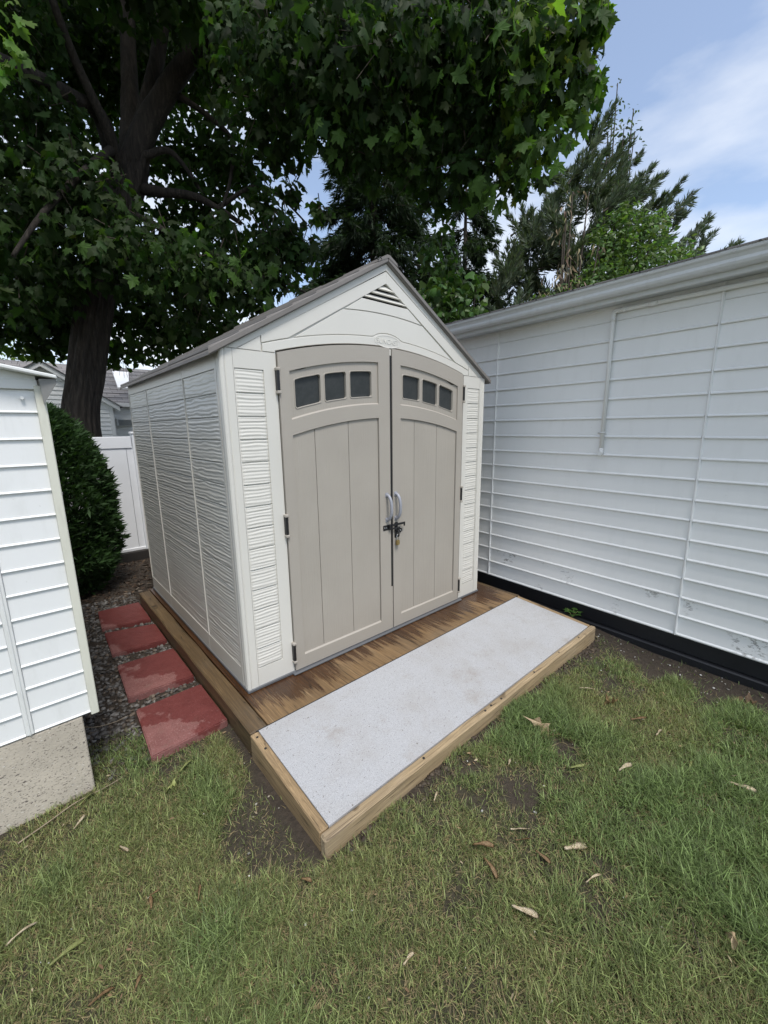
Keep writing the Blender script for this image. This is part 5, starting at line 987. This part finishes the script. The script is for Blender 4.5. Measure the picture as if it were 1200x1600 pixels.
for u, v, px, an, mt_, lb, cu, wdd in (
    (881, 1326, 42, 8, M_pale, 'largest pale cream seed wing lying flat on the grass right of centre', 0.05, 0.27), (799, 1415, 38, -28, M_pale, 'pale cream seed wing with dark speck on green grass below the largest one', 0.05, 0.26),
    (797, 1296, 30, 3, M_pale, 'slim pale seed wing just up and left of the largest one', 0.05, 0.22), (805, 1313, 26, -2, M_tan, 'narrow tan seed wing between two paler ones in the grass', 0.05, 0.18),
    (836, 1328, 24, -48, M_tan, 'short tan seed wing tilted steeply, left of the largest pale one', 0.1, 0.22), (738, 1320, 32, -12, M_tan, 'brown curled seed wing pair nearest the ramp front middle', 0.3, 0.2), (755, 1340, 30, -65, M_tan, 'bent brown seed wing standing up below the curled brown pair', 0.3, 0.22),
    (335, 1443, 30, 48, M_pale, 'pale seed wing pointing upward alone in the left part of the lawn', 0.06, 0.22), (630, 1508, 22, 35, M_pale, 'pale seed wing near the lower middle edge of the lawn', 0.08, 0.3), (237, 1420, 20, 118, M_tan, 'small orange-tan seed wing near a tuft in the left lawn', 0.2, 0.34),
    (212, 1545, 18, 90, M_tan, 'orange-tan curled seed at the lower left of the lawn', 0.3, 0.4), (137, 1573, 34, 40, M_tan, 'brown crooked seed wing at the lower left near the frame edge', 0.25, 0.22), (75, 1512, 48, 52, M_lime, 'long yellow-green seed wing at the far left of the lawn', 0.15, 0.16),
    (8, 1480, 40, 55, M_pale, 'pale twisted seed wing at the very left edge of the lawn', 0.3, 0.2), (1138, 1222, 32, -38, M_pale, 'pale seed wing at the right side of the lawn near the garage', 0.1, 0.24), (1143, 1213, 18, 10, M_pale, 'small pale seed wing above another at the right lawn edge', 0.1, 0.24),
    (915, 1380, 30, 16, M_pale, 'thin crooked cream seed stem in shaded grass below the largest wing', 0.25, 0.14), (678, 1252, 18, 60, M_pale, 'tiny pale seed wing close to the ramp front board', 0.1, 0.24), (187, 1322, 20, -30, M_pale, 'stubby cream seed wing in the left lawn below the concrete footing', 0.06, 0.3),
    (115, 1296, 22, 82, M_pale, 'thin pale seed wing beside the concrete footing', 0.08, 0.16), (123, 1260, 26, 70, M_lime, 'bright lime-green seed wing beside the concrete footing', 0.2, 0.25), (233, 1400, 14, 30, M_tan, 'small brown seed fleck left of centre lawn', 0.1, 0.3), (470, 1373, 18, -20, M_tan, 'small brown seed left of the ramp corner in front', 0.2, 0.35),
    (280, 1208, 24, 60, M_lime, 'curled yellow-green seed pair below the nearest red slab', 0.3, 0.3), (310, 1408, 22, 100, M_tan, 'tan seed wing stub in the middle left lawn', 0.2, 0.2), (890, 1200, 26, 8, M_lime, 'yellow-green seed wing on grass left of the bare soil', 0.08, 0.2), (966, 1205, 30, 20, M_pale, 'forked pale seed wing on grass near the bare soil', 0.2, 0.2),
    (1075, 1205, 22, 40, M_lime, 'forked yellow seed wing right of the pale forked one', 0.2, 0.2), (985, 1125, 26, 5, M_tan, 'tan seed wing lying on the bare soil', 0.1, 0.2), (1025, 1150, 28, 35, M_pale, 'pale upright seed blade on the soil nearest the garage', 0.2, 0.18), (905, 1075, 22, -10, M_pale, 'pale seed wing on soil by the right end of the ramp', 0.1, 0.2), (795, 1195, 14, 60, M_pale, 'pale seed on grass below the ramp middle', 0.1, 0.3)):
    seed(u, v, px, A(an), mt_, lb, None, cu, wdd)
# withered leaf clusters: a curled dead maple leaf each
def deadleaf(u, v, px, ang, label, mat, sd):
    p = on_lawn(u, v, 0.022); s_ = px / FPX * (p - CAM).dot(FW); r = random.Random(sd); bm = bmesh.new()
    T = MAPLE.copy(); T[:, 0] *= 0.62; T[1:, :2] *= (1 + 0.14 * rng.normal(size=(len(T) - 1, 1))); T[:, 2] = 0.30 * np.sin(T[:, 0] * 7 + sd) + 0.3 * (T[:, 1] - 0.4) ** 2 + 0.13 * rng.normal(size=len(T)); vs = [bm.verts.new(q) for q in T * s_]
    for f in MAPLE_F: bm.faces.new([vs[i] for i in f])
    bmesh.ops.subdivide_edges(bm, edges=bm.edges[:], cuts=1); tube(bm, [(0, 0, 0), (0.05 * s_, -0.35 * s_, 0.02 * s_)], 0.0011, 4); me = bpy.data.meshes.new('dead_leaf'); bm.normal_update(); bm.to_mesh(me); bm.free(); me.materials.append(mat)
    tag(inst('dead_leaf', me, p, None, (0, 0, ang)), label, 'leaf')
deadleaf(855, 1140, 32, 0.4, 'withered pale brown leaf cluster in front of the ramp right half', M_dry, 1); deadleaf(1142, 1462, 26, 1.9, 'crumpled tan dead leaf at the lower right of the lawn', M_dry, 2)
deadleaf(270, 1222, 22, 2.5, 'crumpled olive dead leaf below the nearest red slab', M_lime, 3); deadleaf(960, 1095, 24, 1.0, 'small dead leaf on the soil beyond the ramp end', M_tan, 4); deadleaf(1180, 1098, 26, 0.2, 'brown dead leaf against the foot of the garage base', M_brown, 5)
# twigs
def twig(pts, r0, label, mat=M_twig):
    P_ = [on_lawn(u, v, 0.018) for u, v in pts]; c = P_[0].copy(); bm = bmesh.new(); pp = spline([q - c for q in P_], 5); tube(bm, pp, [r0 * (1 - 0.6 * i / (len(pp) - 1)) for i in range(len(pp))], 6)
    me = bpy.data.meshes.new('twig'); bm.to_mesh(me); bm.free(); me.materials.append(mat); tag(inst('twig', me, c), label, 'twig')
M_twigtan = plastic('dry_twig', (0.27, 0.215, 0.15), 0.8, 60, 0.4, 0.2)
twig([(28, 1318), (75, 1285), (120, 1253), (165, 1230), (195, 1212)], 0.0032, 'long dry twig lying along the concrete footing edge', M_twigtan)
twig([(1098, 1500), (1088, 1465), (1078, 1430), (1062, 1395)], 0.0022, 'thin dark twig by the crumpled leaf at lower right')
twig([(125, 1136), (150, 1136), (180, 1128), (200, 1118)], 0.003, 'dry grey twig poking out from under the white shed corner', M_twigtan)
# seedling at the garage foot
wd_ = thing('weed', 'small green weed seedling growing at the garage base by the ramp end', 'weed', gpt(-0.70, 0.05, -0.13)); wp = Vector(wd_.location); bm = bmesh.new()
for k in range(5): a = k * 1.3; tube(bm, [wp, wp + Vector((0.015 * math.cos(a) - 0.01, 0.02 * math.sin(a), 0.04)), wp + Vector((0.035 * math.cos(a) - 0.02, 0.045 * math.sin(a), 0.075))], [0.0018, 0.0014, 0.001], 5)
obj('stem', bm, M_lime, wd_)
for k in range(9):
    a = k * 0.9; P1 = np.array([[wp.x + 0.04 * math.cos(a) * (0.4 + k / 12) - 0.02, wp.y + 0.05 * math.sin(a) * (0.4 + k / 12), wp.z + 0.05 + 0.006 * (k % 4)]]); V = place(SIMPLE, P1, np.array([[math.cos(a), math.sin(a), 0.15]]), np.array([[0.1, 0, 1.0]]), [0.05])
    arr_mesh('leaf', V[0], SIMPLE_F, M_ivy, np.tile([0.05, 0.11, 0.025], (9, 1)), False, wd_)
